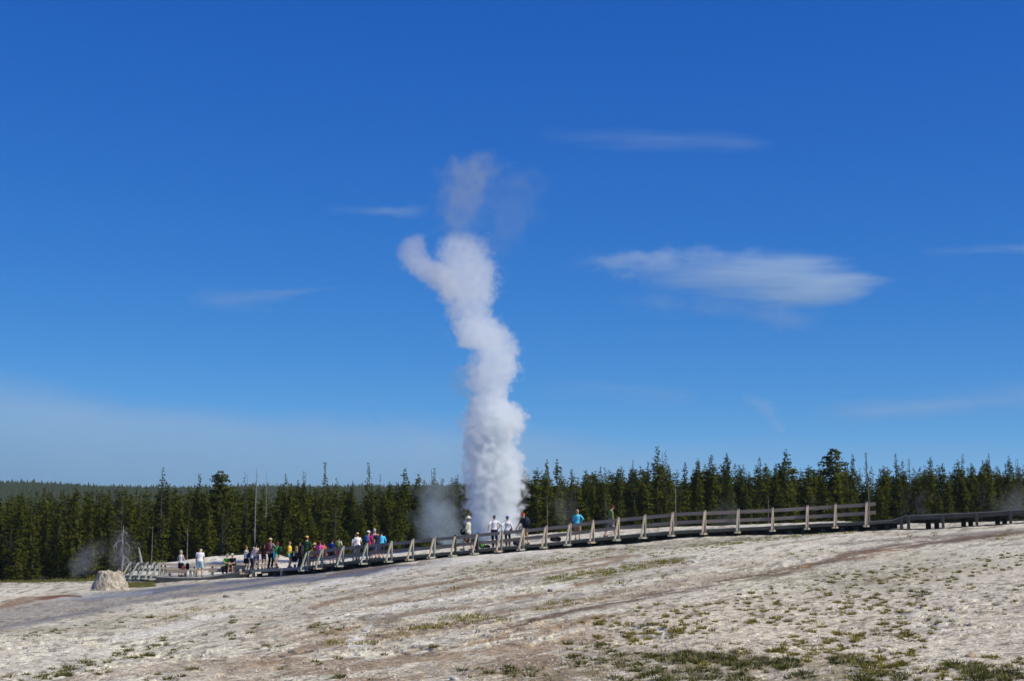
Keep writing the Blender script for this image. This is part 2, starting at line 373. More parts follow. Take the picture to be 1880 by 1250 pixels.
mx=t.n('ShaderNodeVectorMath',operation='SCALE'); t.set(mx.inputs[0],at); t.set(mx.inputs['Scale'],k)
hgt=t.math('ADD',t.math('MULTIPLY',f1,1.0),t.math('MULTIPLY',vo.outputs['Color'],0.35))
t.surf(mx.outputs[0],t.remap(w_,0.2,0.8,0.95,0.5),t.bump(hgt,0.85,0.075),spec=0.25)
ground=link('ground',me,t.m,None,True); tag(ground,'pale grey sinter slope with tan and brown streaks','ground',kind='structure')

# ------------------------------------------------------------------ far wooded hill
hx=np.linspace(-900,700,90); hy=np.linspace(900,2400,40)
HX,HY=np.meshgrid(hx,hy)
crest=tab((-900,884),(-200,879),(0,881),(60,880),(150,885),(330,890),(500,889),(650,887),(850,886),(1200,892),(2600,905))
def hill_z(X,Y):
    x=CX+X/np.maximum(Y,1)*FPX
    top=-(crest(x)+16-950)/FPX*2000
    return -12+(top+12)*sstep(950,1950,Y)*sstep(2600,2050,Y)+10*(fbm(X/260,Y/260,5,3)-0.5)*sstep(950,1300,Y)
idx=np.arange(HX.size).reshape(HX.shape)
F=np.stack([idx[:-1,:-1],idx[:-1,1:],idx[1:,1:],idx[1:,:-1]],-1).reshape(-1,4)
t=NT('far forest floor'); t.surf(t.mix(t.noise(t.coord(),0.02,4),C(0.02,0.03,0.014),C(0.035,0.045,0.02)),0.95)
hill=link('hills',fast_mesh('hills',np.stack([HX,HY,hill_z(HX,HY)],-1).reshape(-1,3),F),t.m,None,True)
tag(hill,'low wooded ridge on the horizon','hill',kind='structure')
N=20000
tX=rng.uniform(-0.36,0.16,N); tY=1250+rng.uniform(0,1,N)**0.7*830; tX=tX*tY
tz=hill_z(tX,tY)-1; th=rng.uniform(6,11,N)*np.where(rng.random(N)<0.08,1.3,1); tr=th*rng.uniform(.16,.26,N)
V=np.zeros((N,7,3)); 
for k in range(6):
    an=rng.uniform(0,.6,N)+k*math.pi/3; rr=tr*rng.uniform(.6,1.2,N)
    V[:,k,0]=tX+rr*np.cos(an); V[:,k,1]=tY+rr*np.sin(an); V[:,k,2]=tz+th*rng.uniform(.0,.25,N)
V[:,6]=np.stack([tX,tY,tz+th],-1)
F=np.array([[k,(k+1)%6,6] for k in range(6)])[None]+(np.arange(N)*7)[:,None,None]
t=NT('far pines'); t.surf(t.mix(t.noise(t.coord(),0.05,3),C(0.012,0.022,0.009),C(0.032,0.043,0.014)),0.9)
o=link('distant_forest',fast_mesh('distant_forest',V.reshape(-1,3),F.reshape(-1,3)),t.m)
tag(o,'dark conifer forest covering the far ridge','forest',kind='stuff')

# ------------------------------------------------------------------ trees
def foliage_mat(name,a,b,c3):
    t=NT(name); oi=t.n('ShaderNodeObjectInfo').outputs['Random']; co=t.coord()
    n=t.noise(co,0.9,3,0.6); n2=t.noise(co,7,1)
    c=t.mix(oi,C(*a),C(*b)); c=t.mix(t.remap(n,0.42,0.62),c,C(*c3))
    sc=t.n('ShaderNodeVectorMath',operation='SCALE'); t.set(sc.inputs[0],c); t.set(sc.inputs['Scale'],t.remap(n2,0.3,0.7,0.65,1.35))
    d=t.n('ShaderNodeBsdfPrincipled'); t.set(d.inputs['Base Color'],sc.outputs[0]); d.inputs['Roughness'].default_value=0.75
    d.inputs['Specular IOR Level'].default_value=0.06
    tr=t.n('ShaderNodeBsdfTranslucent'); t.set(tr.inputs['Color'],sc.outputs[0])
    ms=t.n('ShaderNodeMixShader'); ms.inputs[0].default_value=0.10
    t.t.links.new(d.outputs[0],ms.inputs[1]); t.t.links.new(tr.outputs[0],ms.inputs[2]); t.t.links.new(ms.outputs[0],t.out.inputs['Surface']); return t.m
MF=foliage_mat('pine needles',(0.033,0.047,0.004),(0.086,0.088,0.005),(0.066,0.084,0.007))
MFG=foliage_mat('thin grey needles',(0.06,0.062,0.045),(0.075,0.075,0.055),(0.05,0.055,0.03))
MBARK=wood('pine bark',(0.07,0.058,0.048),(0.15,0.13,0.11),(4,4,0.6))
MDEAD=wood('weathered grey dead wood',(0.22,0.21,0.20),(0.36,0.35,0.33),(4,4,0.5))
def crown_mesh(name,H,base,rad,shape,dens=1.0,cl=0.42,seed=0,droop=0.25):
    r=np.random.default_rng(seed); V=[]; NR=[]
    z=base*H
    lean=r.uniform(-.02,.02,2)
    while z<H*0.995:
        u=(z/H-base)/(1-base)
        if shape=='cone': w=rad*(1-u)**0.85+0.05
        elif shape=='spire': w=rad*(1-u)**1.15*(0.8+0.35*math.sin(u*16+seed))+0.05
        elif shape=='column': w=rad*min(1,(u*5+0.35))*(1-u**2.6)**0.8*(0.72+0.5*r.random())+0.05
        elif shape=='round': w=rad*math.sqrt(max(0.02,1-(2*u-0.9)**2/1.25))*(0.7+0.5*r.random())
        elif shape=='tuft': w=rad*(0.52+0.42*(math.sin(u*9+seed)**2))*(1-u**3.5)*min(1,u*3+.45)+0.06
        nb=int(max(4,round((5.5+3.4*w)*dens)))
        for b in range(nb):
            an=r.uniform(0,2*math.pi); L=w*r.uniform(0.55,1.18)
            bn=r.normal(0,.28,3)
            if r.random()<0.10: continue
            d=np.array((math.cos(an),math.sin(an),0)); steps=max(1,int(L/0.24))
            for s in range(steps):
                q=(s+r.uniform(.3,1.0))/steps
                if q<0.22 and L>0.8: continue
                p=np.array((lean[0]*z,lean[1]*z,z))+d*L*q+np.array((0,0,-droop*L*q+0.18*q*q*L))+r.normal(0,.07,3)
                for k in range(4):
                    sz=.80*cl*r.uniform(.55,1.15)*(0.55+0.5*min(1,L/0.8))
                    e1=d*r.uniform(.4,1)+r.normal(0,.42,3); e1/=np.linalg.norm(e1)
                    e2=np.cross(e1,r.normal(0,1,3)); e2/=np.linalg.norm(e2)+1e-6
                    tri=[p-e1*sz*.45-e2*sz*.22, p-e1*sz*.3+e2*sz*.3, p+e1*sz*.65+e2*sz*r.uniform(-.1,.1)]
                    on=d*(.35+q)+np.array((0,0,.30+.5*(q-.6)))+bn+r.normal(0,.22,3); on/=np.linalg.norm(on)
                    if np.cross(tri[1]-tri[0],tri[2]-tri[0])@on<0: tri=tri[::-1]
                    V+=tri; NR+=[on]*3
        z+=H*0.009+0.24*r.uniform(.7,1.3)
    V=np.array(V); F=np.arange(len(V)).reshape(-1,3)
    me=fast_mesh(name,V,F); me.polygons.foreach_set('use_smooth',[True]*len(F)); me.normals_split_custom_set_from_vertices(np.array(NR).tolist()); return me
def trunk_mesh(name,H,r0,seed,twigs=0,top=0.97,tl=0.9,droop=-0.1):
    r=np.random.default_rng(seed); mb=MB(); ln=r.uniform(-.02,.02,2)
    pts=[(ln[0]*H*q+0.05*math.sin(q*6+seed),ln[1]*H*q,H*q*top-0.35*(q==0)) for q in np.linspace(0,1,8)]
    mb.tube(pts,[r0*(1-0.88*q)+0.012 for q in np.linspace(0,1,8)],6)
    for i in range(twigs):
        q=r.uniform(.14,.97); an=r.uniform(0,2*math.pi); L=tl*r.uniform(.35,1)*(1.08-q*.8)
        b=np.array((ln[0]*H*q,ln[1]*H*q,H*q*top)); d=np.array((math.cos(an),math.sin(an),0))
        mb.tube([b,b+d*L*.5+np.array((0,0,droop*L*.3+.05)),b+d*L+np.array((0,0,droop*L))],[.035,.026,.012],3,cap=False)
    return mb.mesh(name)
KINDS={}
def kind(key,n,H,base,rad,shape,dens,cl,r0,fm=MF,tw=10,bm=MBARK,droop=.25):
    L=[]
    for i in range(n):
        sd=hash_(key)+i*13
        cm=crown_mesh('crown',H,base,rad,shape,dens,cl,sd,droop) if shape else None
        if cm: cm.materials.append(fm)
        tm=trunk_mesh('trunk',H,r0,sd+5,tw); tm.materials.append(bm)
        L.append((tm,cm))
    KINDS[key]=(L,H)
def hash_(s): return sum(ord(ch)*(i+3) for i,ch in enumerate(s))
kind('young',4,7.0,.02,1.5,'cone',1.1,.50,.07,tw=0)
kind('pine',5,12.0,.08,1.6,'column',1.05,.54,.10)
kind('cone',4,12.0,.04,1.9,'cone',1.0,.54,.10)
kind('spire',3,13.0,.06,1.8,'spire',.95,.52,.10,droop=.35)
kind('round',2,12.0,.30,2.3,'round',1.0,.58,.12)
kind('tuft',4,13.0,.16,1.6,'tuft',.95,.52,.10,tw=12)
kind('thin',3,13.0,.18,1.35,'tuft',.75,.42,.10,MFG,30)
kind('snag',3,11.0,0,0,None,0,0,.13,None,46,MDEAD)
_used={}
def plant_tree(key,x,ytop,Y,name,label,cat,group=None,wid=1.0,baseY=None):
    L,H=KINDS[key]; i=_used.get(key,0); _used[key]=i+1
    tm,cm=L[i%len(L)]
    p=P(x,ytop,Y); z0=float(gz(p[0],Y)) if Y<900 else p[2]
    h=max(2.0,p[2]-z0)
    e=empty(name,(p[0],Y,z0-0.05),rng.uniform(0,6.28)); tag(e,label,cat,group)
    s=h/H; w=(0.45*s+0.55*min(1.25,max(.75,s)))*wid*rng.uniform(.78,1.25)
    e.scale=(w,w,s)
    link('trunk',tm,None,e)
    if cm: link('crown',cm,None,e)
    return e
skyl=tab((-260,905),(0,906),(100,900),(200,893),(250,896),(330,893),(450,889),(560,889),(650,890),(750,880),(850,878),(965,866),(1060,866),(1150,856),(1300,853),(1400,852),(1500,849),(1600,854),(1700,856),(1800,852),(1880,850),(2140,850))
# --- trees one can pick out against the sky
NOT=[('thin',297,855,215,'pine_tree','sparse tall pine with a bare pale trunk, tallest on the skyline above the grey snag',1),
 ('tuft',365,865,215,'pine_tree','thin-topped pine between the sparse tall pine and the round-topped pine',1),
 ('round',404,862,212,'pine_tree','broad round-topped pine standing above the mound of pale sinter',.8),
 ('thin',452,866,214,'pine_tree','greyish half-dead pine beside the tall grey snag',.8),
 ('snag',471,852,210,'dead_tree','tall grey dead snag rising over the crowd with thin bare twigs',.7),
 ('snag',489,857,213,'dead_tree','needle-thin bare snag between the tall grey snag and a dark cone-shaped spruce',.35),
 ('cone',527,869,213,'spruce_tree','dark cone-shaped spruce, lower of the row of pointed spruces',1),
 ('spire',560,861,214,'spruce_tree','slim pointed spruce between the dark cone-shaped spruce and the tallest spire',1),
 ('spire',595,845,213,'spruce_tree','tallest spire-shaped spruce above the crowd, with tiers of branches',1.15),
 ('cone',618,878,214,'spruce_tree','low pointed spruce right beside the tallest spire-shaped spruce',1),
 ('spire',678,848,213,'spruce_tree','dark tapering spruce standing alone above its neighbours between crowd and steam',1.1),
 ('tuft',741,857,215,'pine_tree','thin pine with a small tufted top at the edge of the blue steam drift',1),
 ('thin',698,866,216,'pine_tree','faint grey leaning pine next to the dark tapering spruce',.6),
 ('pine',768,868,216,'pine_tree','bushy-topped pine standing half inside the blue steam drift',1),
 ('spire',795,855,216,'spruce_tree','dark pointed spruce rising out of the blue steam drift',1.2),
 ('tuft',1005,840,200,'pine_tree','first tall pine beside the steam column, with a loose top',1),
 ('tuft',1024,842,202,'pine_tree','second tall loose-topped pine beside the steam column',.8),
 ('thin',1163,842,202,'pine_tree','thin grey-tinged pine short of the tallest pine of the forest',.8),
 ('tuft',1205,815,200,'pine_tree','tallest pine of the forest, a bushy top on a bare stem',1.25),
 ('thin',1219,826,203,'pine_tree','sparse pine leaning close against the tallest pine of the forest',.9),
 ('pine',1305,833,198,'pine_tree','pointed dark pine halfway along the railed boardwalk skyline',1),
 ('pine',1443,823,198,'pine_tree','big full-crowned dark pine above the middle of the railing',1.35),
 ('pine',1335,829,201,'pine_tree','tall narrow pine next to the pointed dark pine on the skyline',.8),
 ('round',1527,824,197,'pine_tree','broad lumpy-crowned pine above the end of the railing',.85),
 ('tuft',1567,831,199,'pine_tree','slim pine next to a twin-topped pair above the railing end',.8),
 ('spire',1588,828,199,'spruce_tree','dark spruce forming the taller half of a twin top above the railing end',1),
 ('cone',1646,833,197,'spruce_tree','pointed spruce over the gap where the railing stops',1),
 ('thin',1668,838,199,'pine_tree','sparse grey half-dead pine over the gap where the railing stops',.8),
 ('tuft',1710,836,198,'pine_tree','loose-topped pine above the start of the unrailed boardwalk',.9),
 ('spire',1765,832,197,'spruce_tree','slender spruce over the middle of the unrailed boardwalk',.9),
 ('spire',1816,828,197,'spruce_tree','tallest spruce above the unrailed boardwalk, with a fine pointed tip',1),
 ('tuft',1850,836,197,'pine_tree','twin-tufted pine near the end of the treeline by the unrailed boardwalk',1),
 ('thin',1866,840,198,'pine_tree','thin greyish pine last on the skyline above the unrailed boardwalk',.8)]
for k,x,y,Y,nm,lb,w in NOT:
    plant_tree(k,x,y,Y,nm,lb,'tree',wid=w)
ZONE=[(-999,285,'beyond the geyser cone'),(285,760,'behind the crowd on the boardwalk'),(760,975,'behind the steam column'),(975,1640,'behind the railed boardwalk'),(1640,9999,'behind the unrailed boardwalk')]
def zone(x): return next(z[2] for z in ZONE if z[0]<=x<z[1])
count=0
def row(n,Y0,Y1,dy0,dy1,kinds,what,x0=-150,x1=2030):
    global count
    xs=np.linspace(x0,x1,n)+rng.uniform(-13,13,n)
    for x in xs:
        Y=rng.uniform(Y0,Y1)-(8 if x>1000 else 0); y=skyl(x)+rng.uniform(dy0,dy1)
        k=kinds[rng.integers(len(kinds))]
        zn=zone(x); nm='pine_tree'
        plant_tree(k,float(x),float(y),float(Y),nm,'%s in the forest %s'%(what,zn),'tree','%s %s'%(what+'s',zn)); count+=1
row(104,210,222,-13,15,['pine','pine','cone','tuft','spire','cone'],'tall dark pine of the back row')
row(84,199,209,8,44,['pine','cone','pine','tuft'],'middle-height dense green pine')
row(70,187,197,34,86,['young','cone','young','pine'],'short bushy pine of the front edge')
# pale stems and half-dead trees at the edge of the wood
for x,y,Y,k in [(280,960,188,'snag'),(345,965,189,'snag'),(470,905,187,'snag'),(223,905,200,'thin'),(20,965,190,'thin'),(615,925,195,'thin'),(410,925,190,'thin'),(1005,905,181,'snag'),(1055,890,182,'thin'),(1240,880,181,'snag'),(1345,890,182,'thin'),(1410,905,181,'snag'),(1490,900,182,'thin'),(1595,880,182,'snag'),(1660,890,182,'thin'),(1718,905,181,'snag'),(1800,880,182,'thin'),(1866,890,181,'thin'),(1110,900,181,'thin')]:
    plant_tree(k,x,y,Y,'dead_tree' if k=='snag' else 'pine_tree','bare pale dead stem at the forest edge '+zone(x) if k=='snag' else 'sparse grey half-dead pine at the forest edge '+zone(x),'tree',('dead stems ' if k=='snag' else 'half-dead pines ')+zone(x),wid=.6 if k=='snag' else .9)
# deeper trees: one mass
Vs=[]; 
base=[KINDS['pine'][0][i][1] for i in range(3)]+[KINDS['cone'][0][i][1] for i in range(2)]
arr=[]
for m in base:
    q=np.empty(len(m.vertices)*3,np.float32); m.vertices.foreach_get('co',q); q=q.reshape(-1,3,3); arr.append(q[rng.random(len(q))<0.6])
for i in range(560):
    x=rng.uniform(-190,2070); Y=rng.uniform(221,262)-(6 if x>1000 else 0); p=P(x,skyl(x)+rng.uniform(-3,20),Y); z0=float(gz(p[0],Y)); s=(p[2]-z0)/12
    q=arr[i%len(arr)]; an=rng.uniform(0,6.28); ca_,sa_=math.cos(an),math.sin(an)
    w=1.15
    Vs.append(np.stack([(q[...,0]*ca_-q[...,1]*sa_)*w+p[0],(q[...,0]*sa_+q[...,1]*ca_)*w+Y,q[...,2]*s+z0],-1).reshape(-1,3))
V=np.concatenate(Vs); o=link('deep_forest',fast_mesh('deep_forest',V,np.arange(len(V)).reshape(-1,3)),MF)
tag(o,'dense mass of pines deep behind the forest edge','forest',kind='stuff')
# --- bare drooping tree standing in the steam beside the geyser cone
MGREY=wood('grey bark',(0.13,0.125,0.12),(0.24,0.23,0.22),(4,4,0.5))
def droop_tree():
    r=np.random.default_rng(3); p=P(226,964,150); z0=float(gz(p[0],150)); H=p[2]-z0
    e=empty('dead_tree',(p[0],150,z0)); tag(e,'bleached bare tree with drooping branches beside the steaming geyser cone','tree')
    mb=MB(); mb.tube([(0,0,-.2),(.05,0,H*.5),(-.02,.03,H*.8),(.06,0,H)],[.11,.08,.05,.02],6); mb.build('trunk',MDEAD,e)
    mb=MB()
    for i in range(17):
        z=H*r.uniform(.22,.95); an=r.uniform(0,6.28); L=(1.0-0.8*(z/H-.22)/.75)*r.uniform(.4,2.5); dr=r.uniform(.15,1.1); d=np.array((math.cos(an),math.sin(an)*.7,0))
        b=np.array((0.02,0,z)); pts=[b,b+d*L*.35+np.array((0,0,.22*L)),b+d*L*.75+np.array((0,0,-.05*L)),b+d*L+np.array((r.normal(0,.15),0,-.55*L*dr)),b+d*L*1.06+np.array((r.normal(0,.2),0,-1.0*L*dr))]
        pts=[np.array((q[0],q[1],max(q[2],.1))) for q in pts]
        mb.tube(pts,[.05,.045,.036,.028,.016],4,cap=False)
        for k in range(5):
            q=pts[2]*(1-k/5)+pts[3]*k/5; mb.tube([q,q+np.array((r.normal(0,.2),r.normal(0,.2),-r.uniform(.3,.9)))],[.022,.010],3,cap=False)
    mb.build('branch_tangle',MGREY,e)
droop_tree()
# broken stump and fallen log
e=empty('broken_stump',P(259,1020,118)); e.location.z=float(gz(e.location.x,118)); tag(e,'thin broken leaning tree stump at the end of a fallen log','stump')
zt_=P(256,1004,118)[2]-e.location.z
mb=MB(); mb.tube([(.1,0,-.2),(.02,0,zt_*.35),(-.12,0,zt_*.75),(-.2,0,zt_)],[.13,.11,.08,.03],7); mb.build('trunk',MDEAD,e)
a=P(264,1030,124); b=P(306,1026,124); a[2]=float(gz(a[0],124))+.05; b[2]=float(gz(b[0],124))+.05
e=empty('fallen_log',a); tag(e,'bleached fallen log lying behind the small boardwalk fence','log')
mb=MB(); mb.tube([(0,0,0),((b-a)*.5+np.array((0,0,.03))),(b-a)],[.06,.055,.04],8); mb.build('log',MDEAD,e)
for k in range(4): pass

# ------------------------------------------------------------------ boardwalk
WDECK=wood('weathered deck boards',(0.24,0.235,0.215),(0.40,0.385,0.35),(1,1,8))
WFAS=wood('grey green beam wood',(0.15,0.145,0.11),(0.25,0.24,0.185),(1,1,6))
WRAIL=wood('dark grey rail wood',(0.25,0.205,0.165),(0.38,0.32,0.265),(1,1,9))
WGREEN=wood('pale grey green post wood',(0.27,0.29,0.24),(0.44,0.45,0.38),(6,6,1))
WTAN=wood('newer tan post wood',(0.33,0.26,0.19),(0.52,0.45,0.36),(6,6,1))
WPALE=wood('pale brace wood',(0.38,0.315,0.235),(0.55,0.475,0.37),(6,6,1))
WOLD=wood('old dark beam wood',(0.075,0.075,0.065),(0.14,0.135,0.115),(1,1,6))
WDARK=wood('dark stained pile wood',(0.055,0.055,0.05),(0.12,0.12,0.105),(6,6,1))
UP=np.array((0,0,1.0))
bw=empty('boardwalk',edge_at(900)); O=np.array(bw.location)
tag(bw,'long wooden boardwalk with a two-rail fence climbing the pale slope','boardwalk')
def ribbon(mb,xs,off0,off1,z0,z1,O=O,dz=None):      # a strip that follows the front edge: off = metres out from the edge (+ towards viewer)
    V=[];F=[]
    for x in xs:
        e=edge_at(x); n=normal(x)
        for (o_,z) in ((off0,z0),(off1,z0),(off1,z1),(off0,z1)): V.append(e+n*o_+UP*z-O)
    m=len(xs)
    for i in range(m-1):
        for k in range(4): F.append((i*4+k,i*4+(k+1)%4,(i+1)*4+(k+1)%4,(i+1)*4+k))
    F.append((0,1,2,3)); F.append(tuple((m-1)*4+k for k in (3,2,1,0))); mb.add(V,F)
W_=2.3
xs_main=np.concatenate([np.linspace(458,1640,110),np.linspace(1645,2110,40)])
# deck: single boards with thin gaps, laid across
mb=MB()
acc=[0.0]; fine=np.linspace(458,2110,4000); ed=np.array([edge_at(x) for x in fine]); L=np.concatenate([[0],np.cumsum(np.linalg.norm(np.diff(ed,axis=0),axis=1))])
for s in np.arange(0.08,L[-1]-0.1,0.155):
    x=float(np.interp(s,L,fine)); e=edge_at(x); n=normal(x); t_=edge_at(x+1.5)-edge_at(x-1.5); t_/=np.linalg.norm(t_)
    j=rng.uniform(-.012,.018)
    mb.box(e+n*(0.02+j-W_/2)+UP*(-0.02+rng.uniform(-.003,.003))-O,t_*0.0725,n*(W_/2+0.04),UP*0.02)
mb.build('deck',WDECK,bw)
mb=MB(); ribbon(mb,np.linspace(458,1640,110),-0.045,0.0,-0.175,-0.043); mb.build('fascia_beam',WFAS,bw)
mb=MB(); ribbon(mb,np.linspace(1641,2110,44),-0.045,0.0,-0.24,-0.043); mb.build('fascia_beam',WOLD,bw)
mb=MB(); ribbon(mb,xs_main,-W_+0.0,-W_+0.05,-0.27,-0.043); mb.build('rear_beam',WFAS,bw)
mb=MB(); ribbon(mb,xs_main,-W_/2-.03,-W_/2+.03,-0.27,-0.043); mb.build('middle_beam',WFAS,bw)
mb=MB(); ribbon(mb,np.linspace(475,1640,100),-.95,-.80,-0.46,-0.19); mb.build('shade_strip',WDARK,bw)  # added dark strip standing in for the shade in the gap under the deck
mb=MB(); ribbon(mb,np.linspace(462,562,20),0.0,0.09,-0.17,-0.0); mb.build('kerb_board',WDECK,bw)
def gzp(p): return float(gz(p[0],p[1]))
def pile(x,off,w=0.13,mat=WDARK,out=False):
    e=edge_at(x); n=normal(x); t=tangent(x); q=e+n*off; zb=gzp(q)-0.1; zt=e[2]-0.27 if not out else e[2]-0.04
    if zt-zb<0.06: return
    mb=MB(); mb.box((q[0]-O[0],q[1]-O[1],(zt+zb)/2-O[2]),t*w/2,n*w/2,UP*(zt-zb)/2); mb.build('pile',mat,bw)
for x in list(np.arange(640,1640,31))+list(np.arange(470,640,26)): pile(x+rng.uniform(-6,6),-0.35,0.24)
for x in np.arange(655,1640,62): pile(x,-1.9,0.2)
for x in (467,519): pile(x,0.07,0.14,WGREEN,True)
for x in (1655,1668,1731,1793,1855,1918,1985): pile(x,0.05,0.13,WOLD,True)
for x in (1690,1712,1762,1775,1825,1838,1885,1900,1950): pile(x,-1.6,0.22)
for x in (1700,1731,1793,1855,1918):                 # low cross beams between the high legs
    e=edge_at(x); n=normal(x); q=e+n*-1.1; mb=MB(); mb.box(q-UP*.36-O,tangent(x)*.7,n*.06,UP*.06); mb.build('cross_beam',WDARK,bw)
# railing: posts, each with a sloping brace on an outrigger
POSTS=[(565,1011),(593,1006),(631,1001.5),(675,996.5),(720,992.5),(759,988.5),(798,984.5),(837,981),(878,977),(921,973),(962,968.5),(1003,964.5),(1047,959.8),(1091,953.8),(1137,948.5),(1185,944),(1236,939),(1295,936),(1356,933.6),(1420,931),(1483,927),(1535,924),(1592,920.5)]
tops=[]
for i,(x,yt_) in enumerate(POSTS):
    e=edge_at(x); n=normal(x); t=tangent(x); D_=Dof(x); q=e+n*0.05
    zt=P(x,yt_,D_)[2]; tops.append((x,zt))
    tan=x>950; wm=WTAN if (tan and i%3!=0) or x>1500 else WGREEN
    bm=WPALE if (x>700) else WGREEN
    mb=MB(); lean=rng.normal(0,.022,2)
    z0=e[2]-0.30
    mb.beam(np.array((q[0],q[1],z0))-O,np.array((q[0]+lean[0],q[1]+lean[1],zt))-O,0.105,0.105,up=n)
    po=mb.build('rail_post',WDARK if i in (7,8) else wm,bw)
    a=e+n*0.62+t*-0.0; a[2]=e[2]-0.19; b=np.array((q[0],q[1],zt-0.10))+n*0.075
    mb=MB(); mb.beam(a-O,b-O,0.10,0.07,up=t); mb.build('brace',bm,po)
    fo=WGREEN if i%4!=1 else WTAN
    mb=MB()
    for sg in (-1,1): mb.box(e+n*0.28+t*sg*0.085-UP*0.245-O,t*0.030,n*0.44,UP*0.042)
    mb.build('outrigger',fo,po)
def rail(dz0,dz1,name):
    mb=MB()
    xs=[p[0] for p in POSTS]; zz=[p[1] for p in tops]
    pts=list(zip(xs,zz))+[(1608,zz[-1]+0.05)]
    for (xa,za),(xb,zb) in zip(pts[:-1],pts[1:]):
        a=edge_at(xa)-normal(xa)*0.03; b=edge_at(xb)-normal(xb)*0.03; a[2]=za; b[2]=zb
        j=rng.uniform(-.008,.008)
        d=(b-a)/np.linalg.norm(b-a)
        mb.beam(a+UP*((dz0+dz1)/2+j)+d*.004-O,b+UP*((dz0+dz1)/2+j)-d*.004-O,0.04,dz1-dz0)
    return mb.build(name,WRAIL,bw)
rail(-0.25,-0.07,'top_rail'); rail(-0.68,-0.50,'lower_rail')

# ---- low viewing platform at the near end
pf=empty('viewing_platform',P(370,1060,98)); O2=np.array(pf.location); tag(pf,'low sagging wooden platform with benches below the pale mound','platform')
xs_pf=np.linspace(286,457,30)
def ribbon2(off0,off1,z0,z1,nm,m):
    mb=MB(); V=[];F=[]
    for x in xs_pf:
        e=edge_at(x); n=np.array((0.05,-1,0))
        for (o_,z) in ((off0,z0),(off1,z0),(off1,z1),(off0,z1)): V.append(e+n*o_+UP*z-O2)
    for i in range(len(xs_pf)-1):
        for k in range(4): F.append((i*4+k,i*4+(k+1)%4,(i+1)*4+(k+1)%4,(i+1)*4+k))
    F.append((0,1,2,3)); F.append(tuple((len(xs_pf)-1)*4+k for k in (3,2,1,0))); mb.add(V,F); return mb.build(nm,m,pf)
ribbon2(-5.2,0.03,-0.045,0.0,'deck',WDECK); ribbon2(-0.05,0.0,-0.30,-0.047,'fascia_beam',WFAS); ribbon2(-0.52,-0.46,-0.30,-0.047,'inner_beam',WFAS)
for x in (288,310,340,372,405,432,452):
    e=edge_at(x); q=e+np.array((0,.5,0)); zb=gzp(q)-.1; mb=MB(); zt=e[2]-.05; mb.box((q[0]-O2[0],q[1]+.1-O2[1],(zt+zb)/2-O2[2]),(.09,0,0),(0,.09,0),(0,0,max(.05,(zt-zb)/2))); mb.build('pile',WDARK,pf)
# pale bracket board at the step up to the boardwalk
mb=MB(); q=P(448,1052,96.1); mb.box(q-O2,(.26,0,0),(0,.03,0),(0,0,.055)); mb.box(q+np.array((-.2,0,.1))-O2,(.05,0,0),(0,.028,0),(0,0,.09)); mb.build('bracket_board',WPALE,pf)

# ---- small fence spur beside the geyser cone and the walkway behind the platform
sp=empty('fenced_walkway',P(262,1055,104)); O3=np.array(sp.location); tag(sp,'short walkway with leaning braced fence behind the geyser cone','boardwalk')
SP=[(283,1058.5,101.5),(270.5,1058.3,103),(254,1058.2,104.8),(238.7,1058.5,106.5)]
pp=[P(*q) for q in SP]; dd=(pp[-1]-pp[0]); dd[2]=0; dd/=np.linalg.norm(dd); nn=np.array((-0.82,-0.57,0))
mb=MB(); a,b=pp[0]-dd*1.2,pp[-1]+dd*1.2; a=a+UP*.06; b=b+UP*.06; mb.beam((a+b)/2-(b-a)/2-nn*0.9-O3,(a+b)/2+(b-a)/2-nn*0.9-O3,1.8,0.05); mb.build('deck',WDECK,sp)
mb=MB(); mb.beam(a-UP*.15-O3,b-UP*.15-O3,0.06,0.24); mb.build('fascia_beam',WFAS,sp)
ft=[]
for q in pp+[pp[0]-dd*1.15]:
    top=q+UP*0.98; ft.append(top)
    mb=MB(); mb.beam(q-UP*.25-O3,top-O3,.10,.10,up=nn); po=mb.build('rail_post',WGREEN,sp)
    mb=MB(); mb.beam(q+nn*.62-UP*.05-O3,top-UP*.06+nn*.07-O3,.10,.08,up=dd); mb.build('brace',WGREEN,po)
    mb=MB()
    for sg in (-1,0,1): mb.box(q+nn*.30+dd*sg*.13-UP*.1-O3,dd*.03,nn*.42,UP*.05)
    mb.build('outrigger',WGREEN,po)
for z0 in (-.14,-.50):
    mb=MB()
    for a,b in ((ft[4],ft[0]),(ft[0],ft[1]),(ft[1],ft[2]),(ft[2],ft[3])):
        mb.beam(a+UP*z0-nn*.075-O3,b+UP*z0-nn*.075-O3,.04,.15)
    mb.build('top_rail' if z0>-.3 else 'lower_rail',WRAIL,sp)
for q in pp: 
    zb=float(gz(q[0]+.6,q[1]))-.1; mb=MB(); q2=q-nn*.5; mb.box((q2[0]-O3[0],q2[1]-O3[1],(q2[2]-.1+zb)/2-O3[2]),(.09,0,0),(0,.09,0),(0,0,max(.08,(q2[2]-.1-zb)/2))); mb.build('pile',WDARK,sp)
bf=empty('low_fence',P(390,1042,106)); O4=np.array(bf.location); tag(bf,'low sunlit rail fence along the back of the viewing platform','fence')
FP=[(296,1033.5),(303,1034.5),(356,1037),(389.5,1036.5),(406,1037.5),(440,1034),(470,1030),(505,1028)]
fp=[P(x,y,105.5) for x,y in FP]
for q in fp:
    zb=float(gz(q[0],q[1]))-.1; mb=MB(); mb.beam((q[0]-O4[0],q[1]-O4[1],zb-O4[2]),q+UP*.06-O4,.07,.07,up=(1,0,0)); po=mb.build('rail_post',WDARK,bf)
    mb=MB(); mb.beam((q[0]+.2-O4[0],q[1]-.0-O4[1],zb-O4[2]),q-UP*.1-O4+np.array((.03,0,0)),.06,.05,up=(0,1,0)); mb.build('brace',WDARK,po)
